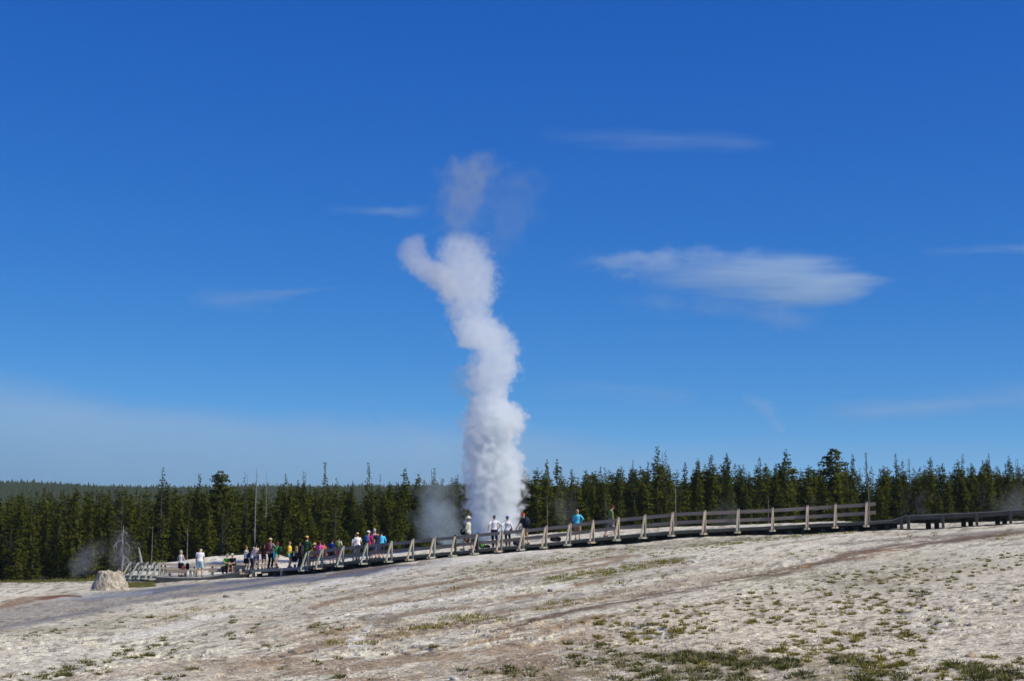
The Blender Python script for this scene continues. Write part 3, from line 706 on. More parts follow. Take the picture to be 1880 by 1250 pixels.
for z0,nm in ((-.02,'top_rail'),(-.30,'lower_rail')):
    mb=MB()
    for a,b in zip(fp[:-1],fp[1:]): mb.beam(a+UP*z0-O4+np.array((0,-.06,0)),b+UP*z0-O4+np.array((0,-.06,0)),.04,.15)
    mb.build(nm,WPALE,bf)

# ---- benches
def bench(x0,x1,yseat,Y,label,rz=0.0,board=True,mat=WRAIL):
    a=P(x0,yseat,Y); b=P(x1,yseat,Y); Lb=b[0]-a[0]; m=(a+b)/2; zd=nearest_edge(m[0],m[1])[2]
    e=empty('bench',(m[0],m[1],zd),rz); tag(e,label,'bench'); hs=0.44
    mb=MB()
    for k in (-1,0,1): mb.box((0,k*.135,hs),(Lb/2,0,0),(0,.06,0),(0,0,.022))
    mb.build('seat',mat,e)
    if board: mb=MB(); mb.box((0,-.225,hs-.09),(Lb/2,0,0),(0,.02,0),(0,0,.12)); mb.build('front_board',mat,e)
    for s in (-1,1):
        mb=MB(); mb.box((s*Lb*.38,-.12,hs/2-.012),(.05,0,0),(0,.05,0),(0,0,hs/2-.012)); mb.build('leg',WGREEN,e)
        mb=MB(); mb.box((s*Lb*.38,.12,hs/2-.012),(.05,0,0),(0,.05,0),(0,0,hs/2-.012)); mb.build('leg',WGREEN,e)
    return e
bench(307,345,1046,99.3,'grey plank bench behind the woman in the black skirt')
bench(348,359.5,1049,98.8,'small pale end-on bench beside the man in white',board=False,mat=WGREEN)
bench(384,437,1044.5,98.6,'long dark bench under the two seated people',rz=0.05)
bench(431,452,1041.5,97.2,'dark slanting bench end where the platform meets the boardwalk',rz=-0.5)

# ------------------------------------------------------------------ geyser cone
def cone():
    pb=P(196,1084,ground_at(np.array([196.]),np.array([1083.]))[1][0]); Y=pb[1]+0.6; z0=float(gz(pb[0],Y)); k=Y/FPX
    prof=[(0,41*k),(.08,37*k),(.2,33*k),(.4,30*k),(.6,27*k),(.8,24.5*k),(.93,23*k),(1,19*k),(.98,15*k),(.8,11*k)]
    Hc=36*k; nu=96; V=[];F=[]; rows=60
    hh=np.interp(np.linspace(0,1,rows),np.linspace(0,1,len(prof)),[p[0] for p in prof]); rr=np.interp(np.linspace(0,1,rows),np.linspace(0,1,len(prof)),[p[1] for p in prof])
    an=np.linspace(0,2*math.pi,nu,endpoint=False)
    cx_,sx_=np.cos(an),np.sin(an)
    for i in range(rows):
        nz=fbm(4+cx_*2.2+hh[i]*3,9+sx_*2.2+hh[i]*1.2,5,5,.6)-.5; gr=fbm(8+cx_*6,3+sx_*6+hh[i]*1.5,15,3)-.5
        r_=rr[i]*(.95+.22*nz+.22*gr*(1-hh[i]*.3))
        z=hh[i]*Hc*(1+.36*(fbm(cx_*1.6+3,sx_*1.6+5,8,4,.6)-.5)*max(0,hh[i]-.45)*1.2)
        V.append(np.stack([cx_*r_,sx_*r_*.9,z-.05+0.05*nz],-1))
    V=np.concatenate(V)
    for i in range(rows-1):
        for q in range(nu): F.append((i*nu+q,i*nu+(q+1)%nu,(i+1)*nu+(q+1)%nu,(i+1)*nu+q))
    F.append(tuple((rows-1)*nu+q for q in range(nu)))
    me=bpy.data.meshes.new('geyser_cone'); me.from_pydata(V.tolist(),[],F); me.update()
    t=NT('geyser cone sinter'); co=t.coord()
    n=t.noise(co,2.6,5,.6); n2=t.noise(t.vmath('MULTIPLY',co,(5,5,1.2)),1.5,4,.6); n3=t.noise(co,14,4)
    c=t.mix(t.remap(n,.4,.62),C(.34,.285,.21),C(.56,.515,.43)); c=t.mix(t.remap(n2,.44,.6,0,.8),c,C(.17,.14,.12)); c=t.mix(t.remap(n3,.5,.75,0,.5),c,C(.30,.24,.19))
    t.surf(c,.95,t.bump(t.math('ADD',n3,n2),.8,.05),spec=.2)
    o=link('geyser_cone',me,t.m,None,True); o.location=(pb[0],Y,z0); tag(o,'squat pale geyser cone of crusted sinter with streaked sides','geyser cone')
    return o
GC=cone()

# ------------------------------------------------------------------ people
def skinmat(col):
    t=NT('skin'); n=t.noise(t.coord(),9,3); t.surf(t.mix(n,C(*[q*.88 for q in col]),C(*[min(1,q*1.1) for q in col])),.55,spec=.35); return t.m
SKINS=[skinmat((.50,.30,.205)),skinmat((.44,.25,.165)),skinmat((.36,.19,.12)),skinmat((.56,.35,.25))]
EYE=NT('eye'); EYE.surf(C(.02,.015,.012),.25,spec=.5); EYE=EYE.m
LIP=NT('lip'); LIP.surf(C(.33,.12,.10),.5); LIP=LIP.m
_pending=[]
def remesh_later(o,vox,sm=3):
    m=o.modifiers.new('r','REMESH'); m.mode='VOXEL'; m.voxel_size=vox; m.use_smooth_shade=True
    q=o.modifiers.new('s','SMOOTH'); q.iterations=sm; q.factor=0.5
    _pending.append(o)
def cap_cone(mb,a,b,r0,r1,n=12,ball=True):
    mb.tube([a,b],[r0,r1],n)
    if ball:
        mb.ell(a,(r0,)*3,nu=n,nv=6); mb.ell(b,(r1,)*3,nu=n,nv=6)
def ik(a,c,l1,l2,hint):
    a,c,h=[np.asarray(q,float) for q in (a,c,hint)]; d=c-a; L=np.linalg.norm(d); L2=min(L,(l1+l2)*.999); d/=L; c=a+d*L2
    k=(l1*l1-l2*l2+L2*L2)/(2*L2); r=math.sqrt(max(0,l1*l1-k*k)); h=h-d*(h@d); h/=np.linalg.norm(h)+1e-9
    return a+d*k+h*r, c
RINGS=[(.84,.10,.085,0),(.89,.165,.12,.0),(.97,.168,.118,-.005),(1.07,.142,.10,0),(1.18,.15,.108,.005),(1.31,.172,.116,.0),(1.39,.165,.10,-.005),(1.44,.115,.075,-.008),(1.49,.058,.058,-.005)]
def rings_loft(mb,rings,f,n=18):
    V=[];F=[]
    for z,rx,ry,oy in rings:
        for k in range(n):
            a=2*math.pi*k/n; V.append(f(np.array((rx*math.cos(a),ry*math.sin(a)+oy,z))))
    m=len(rings)
    for i in range(m-1):
        for k in range(n): F.append((i*n+k,i*n+(k+1)%n,(i+1)*n+(k+1)%n,(i+1)*n+k))
    F.append(tuple(range(n-1,-1,-1))); F.append(tuple((m-1)*n+k for k in range(n))); mb.add(V,F)
def person(label,pos,h,yaw,top=None,sleeve='short',bot=None,legs='shorts',shoe=(.12,.11,.11),hair=(.06,.04,.03),hstyle='short',hat=None,hatcol=None,
           lh=None,rh=None,lean=0.0,hp=0.0,hy=0.0,feet=None,sit=None,sex='m',skin=0,pack=None,pack_label=None,group=None,untuck=.88,stout=1.0,bag=None,lelb=None,relb=None):
    s=h/1.75; hipz=.93 if sit is None else sit/s+.09
    dz=hipz-.93
    cl_,sl_=math.cos(lean),math.sin(lean)
    wq=1.0 if sex=='m' else .9; hq=1.0 if sex=='m' else 1.04
    def up(p):                      # bends the upper body forward about the hips
        p=np.array(p,float); y,z=p[1],p[2]-.95
        if z>0: p=np.array((p[0],y*cl_+z*sl_,.95+z*cl_-y*sl_))
        return p+np.array((0,0,dz))
    def hd(p):                      # head on the neck
        p=np.array(p,float)-np.array((0,0,1.50)); c,s_=math.cos(-hp),math.sin(-hp)
        p=np.array((p[0],p[1]*c-p[2]*s_,p[1]*s_+p[2]*c)); c,s_=math.cos(hy),math.sin(hy)
        p=np.array((p[0]*c-p[1]*s_,p[0]*s_+p[1]*c,p[2]))
        return up(p+np.array((0,0,1.50)))
    def wx(z): return stout*(hq if z<1.0 else (wq*.95 if z<1.2 else wq))
    def infl(r0,lo,hi):
        out=[]
        zs=[lo]+[r[0] for r in RINGS if lo<r[0]<hi]+[hi]
        for z in zs:
            q=[np.interp(z,[r[0] for r in RINGS],[r[k] for r in RINGS]) for k in (1,2,3)]
            out.append((z,max(q[0],.12 if z<1.4 else 0)*wx(z)+r0,max(q[1],.095 if z<1.4 else 0)*stout+r0,q[2]))
        return out
    feet=feet or ((-.11,.0,0),(.11,.03,0))
    hips=[np.array((sg*.088*hq,0,hipz-.03)) for sg in (-1,1)]
    legs_=[]
    for i,sg in enumerate((-1,1)):
        ank=np.array(feet[i],float)+np.array((0,-.03,.085)); kn,an=ik(hips[i],ank,.42,.43,(sg*.12,1,0.15)); legs_.append((hips[i],kn,an))
    lh=lh if lh is not None else (-.25,.05,.80); rh=rh if rh is not None else (.25,.07,.81)
    sh=[up((sg*.178*wq*(.5+.5*stout),-.005,1.405)) for sg in (-1,1)]
    arms=[]
    for i,(hnd,sg,el) in enumerate(((lh,-1,lelb),(rh,1,relb))):
        hnd=np.array(hnd,float)+np.array((0,0,dz if len(hnd)==3 else 0)); e_,w_=ik(sh[i],hnd,.285,.255,el or (sg*.55,-.8,-.25)); arms.append((sh[i],e_,w_))
    mb=MB()
    rings_loft(mb,[(z,rx*wx(z),ry*stout,oy) for z,rx,ry,oy in RINGS],up)
    cap_cone(mb,up((0,-.012,1.45)),hd((0,.005,1.56)),.058,.054)
    Hm=np.array([hd(q)-hd((0,0,1.6)) for q in ((1,0,1.6),(0,1,1.6),(0,0,2.6))]).T
    mb.ell(hd((0,-.008,1.645)),(.076,.096,.105),Hm,16,10); mb.ell(hd((0,.035,1.585)),(.057,.062,.072),Hm,14,8)
    mb.tube([hd((0,.088,1.655)),hd((0,.112,1.612)),hd((0,.085,1.600))],[.011,.017,.012],6)     # nose
    mb.tube([hd((-.05,.082,1.672)),hd((.05,.082,1.672))],[.012,.012],6)                        # brow
    mb.tube([hd((-.024,.092,1.572)),hd((.024,.092,1.572))],[.010,.010],6)                      # mouth
    for sg in (-1,1): mb.ell(hd((sg*.078,-.012,1.632)),(.014,.026,.034),Hm,8,6)                # ears
    for i,(hp_,kn,an) in enumerate(legs_):
        q=.95 if sex=='m' else .9
        cap_cone(mb,hp_,kn,.088*stout,.058*q); m=kn*.68+an*.32+np.array((0,-.015,0)); cap_cone(mb,kn,m,.055*q,.058*q); cap_cone(mb,m,an,.056*q,.038)
        f=np.array(feet[i],float); cap_cone(mb,np.array((f[0],f[1]-.06,.04)),np.array((f[0]+(-.02,.02)[i],f[1]+.13,.032)),.038,.030); cap_cone(mb,an,np.array((f[0],f[1]-.03,.05)),.04,.042)
    for i,(a,e_,w_) in enumerate(arms):
        sg=(-1,1)[i]; q=1 if sex=='m' else .86
        cap_cone(mb,a,e_,.052*q*(.6+.4*stout),.040*q); cap_cone(mb,e_,w_,.041*q,.027*q)
        d=w_-e_; d/=np.linalg.norm(d); side=np.cross(d,(sg*1.0,0,0.05)); side/=np.linalg.norm(side)+1e-9; pn=np.cross(side,d)*1.0
        Mh=np.stack([side,pn,d],1); mb.ell(w_+d*.055,(.043,.019,.056),Mh,10,8)
        inw=pn if (pn@np.array((-sg,0,0)))>0 else -pn
        for k,(o_,l_) in enumerate(((-.032,.062),(-.011,.074),(.011,.070),(.031,.054))):           # four bent fingers
            b=w_+d*.10+side*o_; m=b+d*l_*.5+inw*.008; t_=m+d*l_*.40+inw*l_*.42
            mb.tube([w_+d*.06+side*o_*.8,b,m,t_],[.0095,.010,.0095,.0075],6)
        fw=side if side@np.array((0,1,0.3))>0 else -side
        b=w_+d*.03+fw*.036; mb.tube([w_+d*.015+fw*.02,b,b+fw*.022+d*.035+inw*.012,b+fw*.016+d*.062+inw*.026],[.013,.0125,.011,.008],6)
    def done(mb_,name,mat,par,vox=None,sm=3,smooth=True):
        V=[np.asarray(v)*s for v in mb_.v]; mb_.v=V
        o=mb_.build(name,mat,par,smooth)
        if vox: remesh_later(o,vox*s,sm)
        return o
    body=done(mb,'person',SKINS[skin],None,.0098,2)
    body['_eyes']=1
    eyes=[hd((sg*.033,.086,1.645))*s for sg in (-1,1)]; lips=[hd((q,.102,1.572))*s for q in (-.018,0,.018)]
    body.data.materials.append(EYE); body.data.materials.append(LIP); EYES[body.name]=(eyes,lips,s)
    body.location=pos; body.rotation_euler=(0,0,yaw); tag(body,label,'person',group)
    # clothes
    if top is not None:
        mb=MB(); lo=untuck
        rings_loft(mb,infl(.016,lo,1.455 if sleeve!='none' else 1.43),up)
        for i,(a,e_,w_) in enumerate(arms):
            if sleeve=='none': continue
            sg=(-1,1)[i]
            mb.ell(a,(.060,)*3,nu=12,nv=8)
            if sleeve=='short': mb.tube([a,a+(e_-a)*.72],[.059*(.5+.5*stout),.060],14)
            else:
                cap_cone(mb,a,e_,.064,.054); mb.tube([e_,e_+(w_-e_)*.95],[.053,.040],14)
        o=done(mb,'jacket' if sleeve=='jacket' else ('shirt' if sleeve!='none' else 'tank_top'),clothm(top),body,.0135,3)
    if bot is not None:
        mb=MB()
        mb_r=infl(.013,.86,1.0); rings_loft(mb,mb_r,up)
        if legs=='skirt':
            f=lambda p: p+np.array((0,0,dz)); rings_loft(mb,[(.55,.215*hq,.175,.02),(.75,.205*hq,.155,.01),(.9,.19*hq,.135,0),(.99,.17*hq,.125,0)],f)
            mb.v=mb.v[1:] if False else mb.v
        else:
            for i,(hp_,kn,an) in enumerate(legs_):
                mb.ell(hp_,(.104*stout,.108*stout,.10),nu=12,nv=8)
                q={'shorts':.92,'short_shorts':.52,'trousers':1.0}[legs]
                mb.tube([hp_,hp_+(kn-hp_)*q],[.103*stout,.088*stout if legs!='trousers' else .074],14)
                if legs=='trousers': mb.ell(kn,(.074,)*3,nu=12,nv=8); mb.tube([kn,kn*.06+an*.94],[.074,.062],14)
        done(mb,{'skirt':'skirt','trousers':'trousers'}.get(legs,'shorts'),clothm(bot),body,.0135,3)
    for i in (0,1):
        f=np.array(feet[i],float); tx=(-.02,.02)[i]; z0=f[2]; mb=MB()
        mb.ell((f[0]+tx*.4,f[1]+.03,z0+.045),(.052,.145,.055),None,14,8,zmin=-.8); mb.ell((f[0],f[1]-.055,z0+.075),(.046,.06,.06),None,12,8); mb.box((f[0]+tx*.4,f[1]+.03,z0+.012),(.045,0,0),(0,.135,0),(0,0,.011))
        done(mb,'shoe',clothm(shoe),body)
    if hair is not None:
        mb=MB(); mb.ell(hd((0,-.026,1.662)),(.086,.098,.104),Hm,16,9,zmin=-.30); mb.ell(hd((0,-.050,1.622)),(.079,.068,.078),Hm,14,8)
        if hstyle in('bob','long','pony'): mb.ell(hd((0,-.055,1.61)),(.080,.060,.10 if hstyle!='long' else .12),Hm,14,8)
        if hstyle=='long': mb.ell(hd((0,-.085,1.50)),(.085,.040,.16),Hm,14,8)
        if hstyle=='pony': mb.tube([hd((0,-.11,1.68)),hd((0,-.16,1.64)),hd((0,-.15,1.50)),hd((0,-.135,1.42))],[.022,.034,.03,.012],8)
        done(mb,'hair',clothm(hair),body)
    if hat:
        mb=MB(); c0=hd((0,-.012,1.672))
        mb.ell(c0,(.094,.112,.098),Hm,18,9,zmin=-.05)
        if hat=='cap': mb.ell(hd((0,.125,1.688)),(.072,.075,.012),Hm@np.array(Matrix.Rotation(-.25,3,'X')),14,6)
        elif hat=='back': mb.ell(hd((0,-.14,1.66)),(.06,.05,.012),Hm,14,6)
        elif hat=='brim':
            mb.ell(hd((0,-.012,1.685)),(.185,.20,.016),Hm@np.array(Matrix.Rotation(.12,3,'X')),22,6); mb.ell(hd((0,-.012,1.72)),(.092,.108,.085),Hm,16,8,zmin=-.3)
        done(mb,'cap' if hat!='brim' else 'hat',clothm(hatcol),body)
    M=Matrix.Translation(Vector(pos))@Matrix.Rotation(yaw,4,'Z')
    if pack is not None:
        c0=up((0,-.225,1.24))*s; ang=-lean
        mb=MB(); mb.ell((0,0,0),(.16*s,.10*s,.235*s),None,18,12,e=.55); o=mb.build('backpack',clothm(pack),None,True)
        pk=MB(); pk.ell((0,-.10*s,-.07*s),(.115*s,.04*s,.10*s),None,14,8,e=.6); pk.build('front_pocket',clothm(tuple(q*.6 for q in pack)),o,True)
        for sg in (-1,1):
            pts=[(sg*.085,.05,.21),(sg*.10,.22,.235),(sg*.115,.335,.15),(sg*.125,.345,-.02),(sg*.13,.21,-.17),(sg*.12,.06,-.20)]
            st=MB(); st.tube([np.array(q)*s*np.array((1,1.02,1)) for q in pts],[.02*s]*6,6); st.build('strap',clothm(tuple(q*.5 for q in pack)),o,True)
        o.matrix_world=M@Matrix.Translation(Vector(c0))@Matrix.Rotation(ang,4,'X'); tag(o,pack_label,'backpack')
    if bag is not None:
        col,lb,loc=bag
        mb=MB(); mb.ell((0,0,0),(.075*s,.17*s,.14*s),None,16,10,e=.6); o=mb.build('shoulder_bag',clothm(col),None,True)
        a=np.array(loc)*s; sh0=up((-.10 if loc[0]>0 else .10,0,1.47))*s-a; shm=up((.0,-.14,1.30))*s-a
        st=MB(); st.tube([(0,0,.13*s),(np.array((0,-.05,.25))*s),shm,sh0],[.014*s]*4,6); st.build('strap',clothm(tuple(q*.6 for q in col)),o,True)
        o.matrix_world=M@Matrix.Translation(Vector(a)); tag(o,lb,'bag')
    return body
EYES={}
GEY=P(905,985,105)
def put(x,yt_,back,extra=0.0,**kw):
    """stand someone on the deck under pixel x, `back` metres behind its front edge, tall enough to reach pixel row yt_"""
    Y=Dof(x)+back
    q=P(x,1000,Y); zd=nearest_edge(q[0],q[1])[2]
    if kw.pop('low',False): zd=edge_at(x)[2]
    h=P(x,yt_,Y)[2]-zd+extra
    pos=(q[0],Y,zd+.0)
    g=math.atan2(GEY[1]-Y,GEY[0]-q[0])-math.pi/2
    yaw=kw.pop('yaw',None)
    if yaw is None: yaw=g*.75
    return person(kw.pop('label'),pos,h,yaw,**kw)
NAVY=(.02,.025,.06); BLACK=(.012,.012,.014); WHITE=(.74,.74,.76); KHAKI=(.40,.32,.22); DEN=(.08,.13,.24)
put(333,1009.5,2.0,low=True,label='person in white tank top and short black skirt standing by the grey plank bench',yaw=-.45,top=WHITE,sleeve='none',bot=BLACK,legs='skirt',hair=(.36,.30,.22),hstyle='bob',sex='f',shoe=BLACK,lh=(-.20,.16,1.0),rh=(.16,.2,1.12),hy=-.5,skin=0)
put(367.5,1004.5,1.4,low=True,label='person in white polo shirt and pale blue shorts with head bowed, seen from behind',yaw=-.05,top=WHITE,bot=(.42,.60,.68),hair=(.45,.42,.38),hp=1.15,lean=.12,shoe=(.2,.18,.16),untuck=.92,stout=1.13,feet=((-.14,0,0),(.14,.02,0)),skin=1)
# the two on the long bench
def seat(x,yt_,Y,label,h,**kw):
    q=P(x,1045,Y); zd=nearest_edge(q[0],q[1])[2]; return person(label,(q[0],Y,zd),h,kw.pop('yaw'),sit=.45,**kw)
seat(417.5,1009,98.45,'person in bright green shirt and grey cap sitting at the bench end',1.74,yaw=2.9,top=(.07,.42,.05),bot=BLACK,legs='trousers',hat='cap',hatcol=(.18,.18,.19),lh=(-.02,.30,1.18),rh=(.10,.34,1.2),feet=((-.12,.40,0),(.12,.44,0)),skin=0,lean=.08)
seat(429.5,1016,98.35,'person in black shirt and pale cap sitting bent forward on the bench',1.75,yaw=2.75,top=(.014,.015,.022),bot=BLACK,hat='cap',hatcol=(.40,.38,.36),lean=.35,hp=-.15,lh=(-.06,.48,1.08),rh=(.10,.5,1.06),feet=((-.12,.42,0),(.13,.52,0)),skin=1)
put(452.5,1001.5,.7,label='person with reddish hair, white tank top and dark skirt, first of the standing cluster',yaw=-.6,top=WHITE,sleeve='none',bot=BLACK,legs='skirt',hair=(.18,.07,.04),hstyle='bob',sex='f',bag=((.02,.03,.09),'navy shoulder bag of the person with reddish hair',(.24,-.02,1.08)))
put(462.5,1003.5,1.2,label='person in pale blue shirt and navy trousers with a white cap, bending forward',top=(.36,.44,.56),bot=(.03,.045,.10),legs='trousers',lean=.3,hat='cap',hatcol=WHITE,rh=(.18,.35,1.0),lh=(-.15,.35,1.0))
put(470,997.5,.75,label='person in pinkish white top and blue denim shorts with dark tied hair',yaw=-.35,top=(.62,.46,.46),sleeve='short',bot=DEN,legs='short_shorts',hair=(.012,.01,.01),hstyle='pony',sex='f',rh=(.22,.05,.82),lh=(-.2,.2,1.0),skin=2,feet=((-.13,-.1,0),(.13,.12,0)))
put(484.5,997.5,.9,label='person in black top and dark denim shorts with dark hair',yaw=-.3,top=(.03,.016,.014),bot=(.03,.04,.075),legs='short_shorts',hair=(.02,.012,.01),hstyle='long',sex='f',lh=(-.1,.22,1.2),rh=(.12,.22,1.2),skin=1)
put(496.5,986.5,.75,label='tall person in tan cap and black trousers carrying a maroon and black backpack',yaw=-.5,extra=-.03,top=(.30,.27,.25),bot=BLACK,legs='trousers',hat='cap',hatcol=(.55,.43,.27),pack=(.09,.02,.035),pack_label='maroon and black backpack on the tall person in the tan cap',rh=(.30,.30,1.12),lh=(-.1,.3,1.1),skin=1)
put(509.5,994,.8,label='person in bright green shirt and khaki shorts turned to the side with dark red cap',yaw=1.2,extra=-.03,top=(.03,.26,.06),bot=(.50,.42,.32),hat='cap',hatcol=(.20,.03,.04),pack=(.02,.05,.035),pack_label='dark green backpack on the person in green shirt and khaki shorts',lh=(-.08,.34,1.1),rh=(.05,.36,1.08),lelb=(-.3,.2,-1))
put(531.8,993,.75,label='slim child in yellow top and teal shorts at the gap before the fence',yaw=-1.9,top=(.78,.62,.015),sleeve='none',bot=(.16,.42,.45),legs='short_shorts',hair=(.12,.06,.035),hstyle='pony',sex='f',lh=(-.08,.25,1.05),rh=(.1,.25,1.05),shoe=(.03,.04,.08),skin=1)
put(550,995,1.1,label='person in dark purple shirt and dark trousers with a tan backpack',top=(.035,.022,.07),bot=(.03,.03,.04),legs='trousers',hair=(.015,.012,.012),pack=(.42,.32,.12),pack_label='tan backpack on the person in the dark purple shirt',yaw=-.9,skin=2)
put(563.5,982.5,1.1,extra=-.03,label='tall person in dark green shirt and orange yellow cap behind the first fence post',yaw=-.2,top=(.018,.06,.028),bot=(.05,.05,.045),legs='trousers',hat='cap',hatcol=(.70,.40,.10),rh=(.2,.2,1.05))
put(572.5,1003,.8,label='small child in neon yellow top and purple shorts behind the fence',yaw=-.2,top=(.72,.74,.06),bot=(.18,.08,.38),legs='short_shorts',hair=(.05,.025,.02),hstyle='pony',sex='f',skin=1)
put(577.5,996,1.3,extra=-.02,label='person in straw sun hat and maroon shirt behind the fence',top=(.12,.02,.03),bot=(.06,.05,.06),hat='brim',hatcol=(.62,.38,.20),hair=(.08,.04,.02),sex='f',yaw=-.5)
put(587,992,.9,label='person in bright pink shirt and magenta shorts with long dark red hair',yaw=-.3,top=(.78,.12,.38),bot=(.70,.02,.18),legs='short_shorts',hair=(.10,.02,.015),hstyle='long',sex='f',lh=(-.16,.24,1.1))
put(594.5,995,1.2,label='person in coral orange shirt beside the person in pink',top=(.78,.16,.11),bot=(.25,.10,.09),hair=(.06,.03,.02),yaw=-.4,sex='f')
put(609.5,989,1.2,label='person in royal blue shirt and dark shorts with black hair',top=(.015,.035,.26),bot=(.02,.022,.035),hair=(.01,.01,.01),lh=(-.2,.22,1.15),yaw=-.3,skin=2)
put(621.5,984.5,.8,label='person in grey shirt and red and white patterned shorts wearing an olive backpack',top=(.42,.42,.38),bot=(.62,.15,.20),hair=(.01,.01,.01),pack=(.13,.17,.05),pack_label='olive green backpack on the person in the grey shirt',lh=(-.12,.28,1.25),rh=(.26,.02,.9),yaw=-.3,skin=2)
put(652,981.5,1.6,label='person in grey white shirt mostly hidden behind the one in the orange cap',top=(.62,.62,.64),bot=(.10,.10,.11),legs='trousers',hair=(.10,.06,.04),yaw=.5)
put(657,976.5,.9,extra=-.03,label='person in loose white shirt and pale khaki trousers with an orange tan cap',top=WHITE,bot=(.46,.42,.34),legs='trousers',hat='cap',hatcol=(.72,.46,.24),lean=.12,yaw=.55,lh=(-.2,.22,.9),rh=(.14,.30,1.28),feet=((-.15,-.12,0),(.14,.15,0)),untuck=.82)
put(676.5,973,.85,extra=-.03,label='person in magenta shirt and white cap wearing a blue backpack',top=(.58,.03,.16),bot=(.05,.06,.11),hat='cap',hatcol=WHITE,pack=(.05,.12,.30),pack_label='blue backpack on the person in the white cap',yaw=-.5,rh=(.24,.3,1.1),hy=-.6)
put(687.5,970,1.3,label='person with grey hair in a light pink shirt beside the white cap',top=(.66,.28,.36),bot=(.35,.16,.20),hair=(.42,.40,.38),yaw=-.2,sex='f')
put(693,972.5,.7,label='person in navy top and blue denim shorts with dark hair, facing the railing',top=(.025,.03,.06),bot=DEN,hair=(.03,.018,.014),yaw=.6,lh=(-.15,.3,1.0),rh=(.15,.3,1.02),hy=.2)
put(701,975,1.0,label='person in sky blue jacket and dark shorts with bent head, last of the cluster',top=(.07,.42,.72),sleeve='jacket',bot=(.05,.04,.05),hair=(.03,.018,.014),yaw=.35,lean=.18,hp=.3,rh=(.22,.1,.92))
put(859.5,946.5,1.0,extra=-.05,label='person in pale khaki shirt and broad white sun hat in profile by the steam',yaw=1.25,top=(.52,.54,.42),sleeve='long',bot=(.16,.13,.10),hat='brim',hatcol=(.66,.61,.53),hair=(.35,.33,.3),untuck=.72,lh=(-.10,.26,1.0),rh=(.08,.24,1.0),feet=((-.10,.26,0),(.10,-.16,0)),shoe=(.10,.11,.10),stout=1.12,bag=((.015,.015,.017),'black pouch held by the person in the white sun hat',(-.02,.26,.95)))
put(907.5,945,.75,label='person with grey hair in white t-shirt and navy trousers touching the rail',yaw=.0,top=WHITE,bot=(.022,.03,.085),legs='trousers',hair=(.13,.12,.11),lh=(-.33,-.12,.93),rh=(.19,-.10,1.02),relb=(1,-.5,-.2),feet=((-.06,.06,0),(.13,-.02,0)),untuck=.96,shoe=(.03,.03,.04))
put(931.5,946.5,.65,extra=-.02,label='person in blue cap and white long-sleeved shirt with one hand on the rail post',yaw=-.05,top=(.70,.70,.76),sleeve='long',bot=(.035,.04,.055),legs='trousers',hair=(.2,.12,.08),hat='back',hatcol=(.02,.05,.42),lh=(-.34,-.10,.98),rh=(.24,.1,.92),bag=((.13,.08,.055),'brown shoulder bag of the person in the blue cap',(.24,-.05,.93)),sex='f',feet=((-.05,.02,0),(.12,.06,0)))
put(964.5,940.5,.35,extra=-.02,label='person in red cap and black t-shirt leaning on the railing beside the steam',yaw=.75,top=(.02,.02,.025),bot=(.36,.24,.15),hat='cap',hatcol=(.62,.02,.02),hair=None,lean=.25,lh=(-.26,.42,.92),rh=(.02,.46,.93),pack=(.02,.028,.05),pack_label='dark navy backpack on the person in the red cap',hy=-.3,skin=0,feet=((-.12,-.05,0),(.12,-.1,0)))
put(1060.5,935,1.3,label='person in turquoise jacket and khaki shorts with one hand on the hip by the railing',yaw=-.15,top=(.09,.50,.70),sleeve='jacket',bot=(.36,.24,.15),legs='shorts',hair=(.34,.26,.17),hstyle='bob',sex='f',stout=1.08,lh=(-.17,.2,1.0),rh=(.19,-.02,1.02),relb=(1,-.6,-.1),skin=0)
put(1121,929,1.4,label='person in olive green t-shirt and grey shorts walking with bowed head',extra=.07,yaw=-1.35,top=(.15,.24,.08),bot=(.26,.25,.24),hat='cap',hatcol=(.14,.02,.03),lean=.10,hp=.55,lh=(-.2,.1,.85),rh=(.22,.12,.84),feet=((-.09,-.28,0),(.09,.30,0)),skin=1)
# convert the remeshed bodies and clothes once
bpy.context.view_layer.update()
dg=bpy.context.evaluated_depsgraph_get()
new=[(o,bpy.data.meshes.new_from_object(o.evaluated_get(dg))) for o in _pending]
for o,me in new:
    mats=list(o.data.materials); o.modifiers.clear(); o.data=me
    me.materials.clear()
    for m in mats: me.materials.append(m)
    me.polygons.foreach_set('use_smooth',[True]*len(me.polygons))
    mi=np.zeros(len(me.polygons),np.int32)
    if o.name in EYES:
        ey,lp,s=EYES[o.name]; ce=np.empty(len(me.polygons)*3,np.float32); me.polygons.foreach_get('center',ce); ce=ce.reshape(-1,3)
        for q in ey: mi[np.linalg.norm(ce-q,axis=1)<.015*s]=1
        for q in lp: mi[np.linalg.norm(ce-q,axis=1)<.012*s]=2
        del o['_eyes']
    me.polygons.foreach_set('material_index',mi); me.update()
# ---- loose bags, a folding stroller, a blue towel over an arm
def loose_pack(x,ybot,Y,w,hh,d,col,label,name='backpack',low=False,onz=None,rz=.2,tilt=0):
    q=P(x,ybot,Y); zd=edge_at(x)[2] if onz is None else onz
    e=MB(); e.ell((0,0,hh/2),(w/2,d/2,hh/2),None,18,12,e=.6); o=e.build(name,clothm(col),None,True)
    k=MB(); k.ell((0,-d*.48,hh*.36),(w*.36,d*.2,hh*.2),None,12,8,e=.6); k.build('front_pocket',clothm(tuple(c_*.7+.01 for c_ in col)),o,True)
    k=MB(); k.tube([(-w*.1,0,hh*.96),(-w*.06,0,hh*1.08),(w*.06,0,hh*1.08),(w*.1,0,hh*.96)],[.012]*4,6); k.build('handle',clothm(tuple(c_*.5 for c_ in col)),o,True)
    o.location=(q[0],Y,zd); o.rotation_euler=(tilt,0,rz); tag(o,label,'bag'); return o
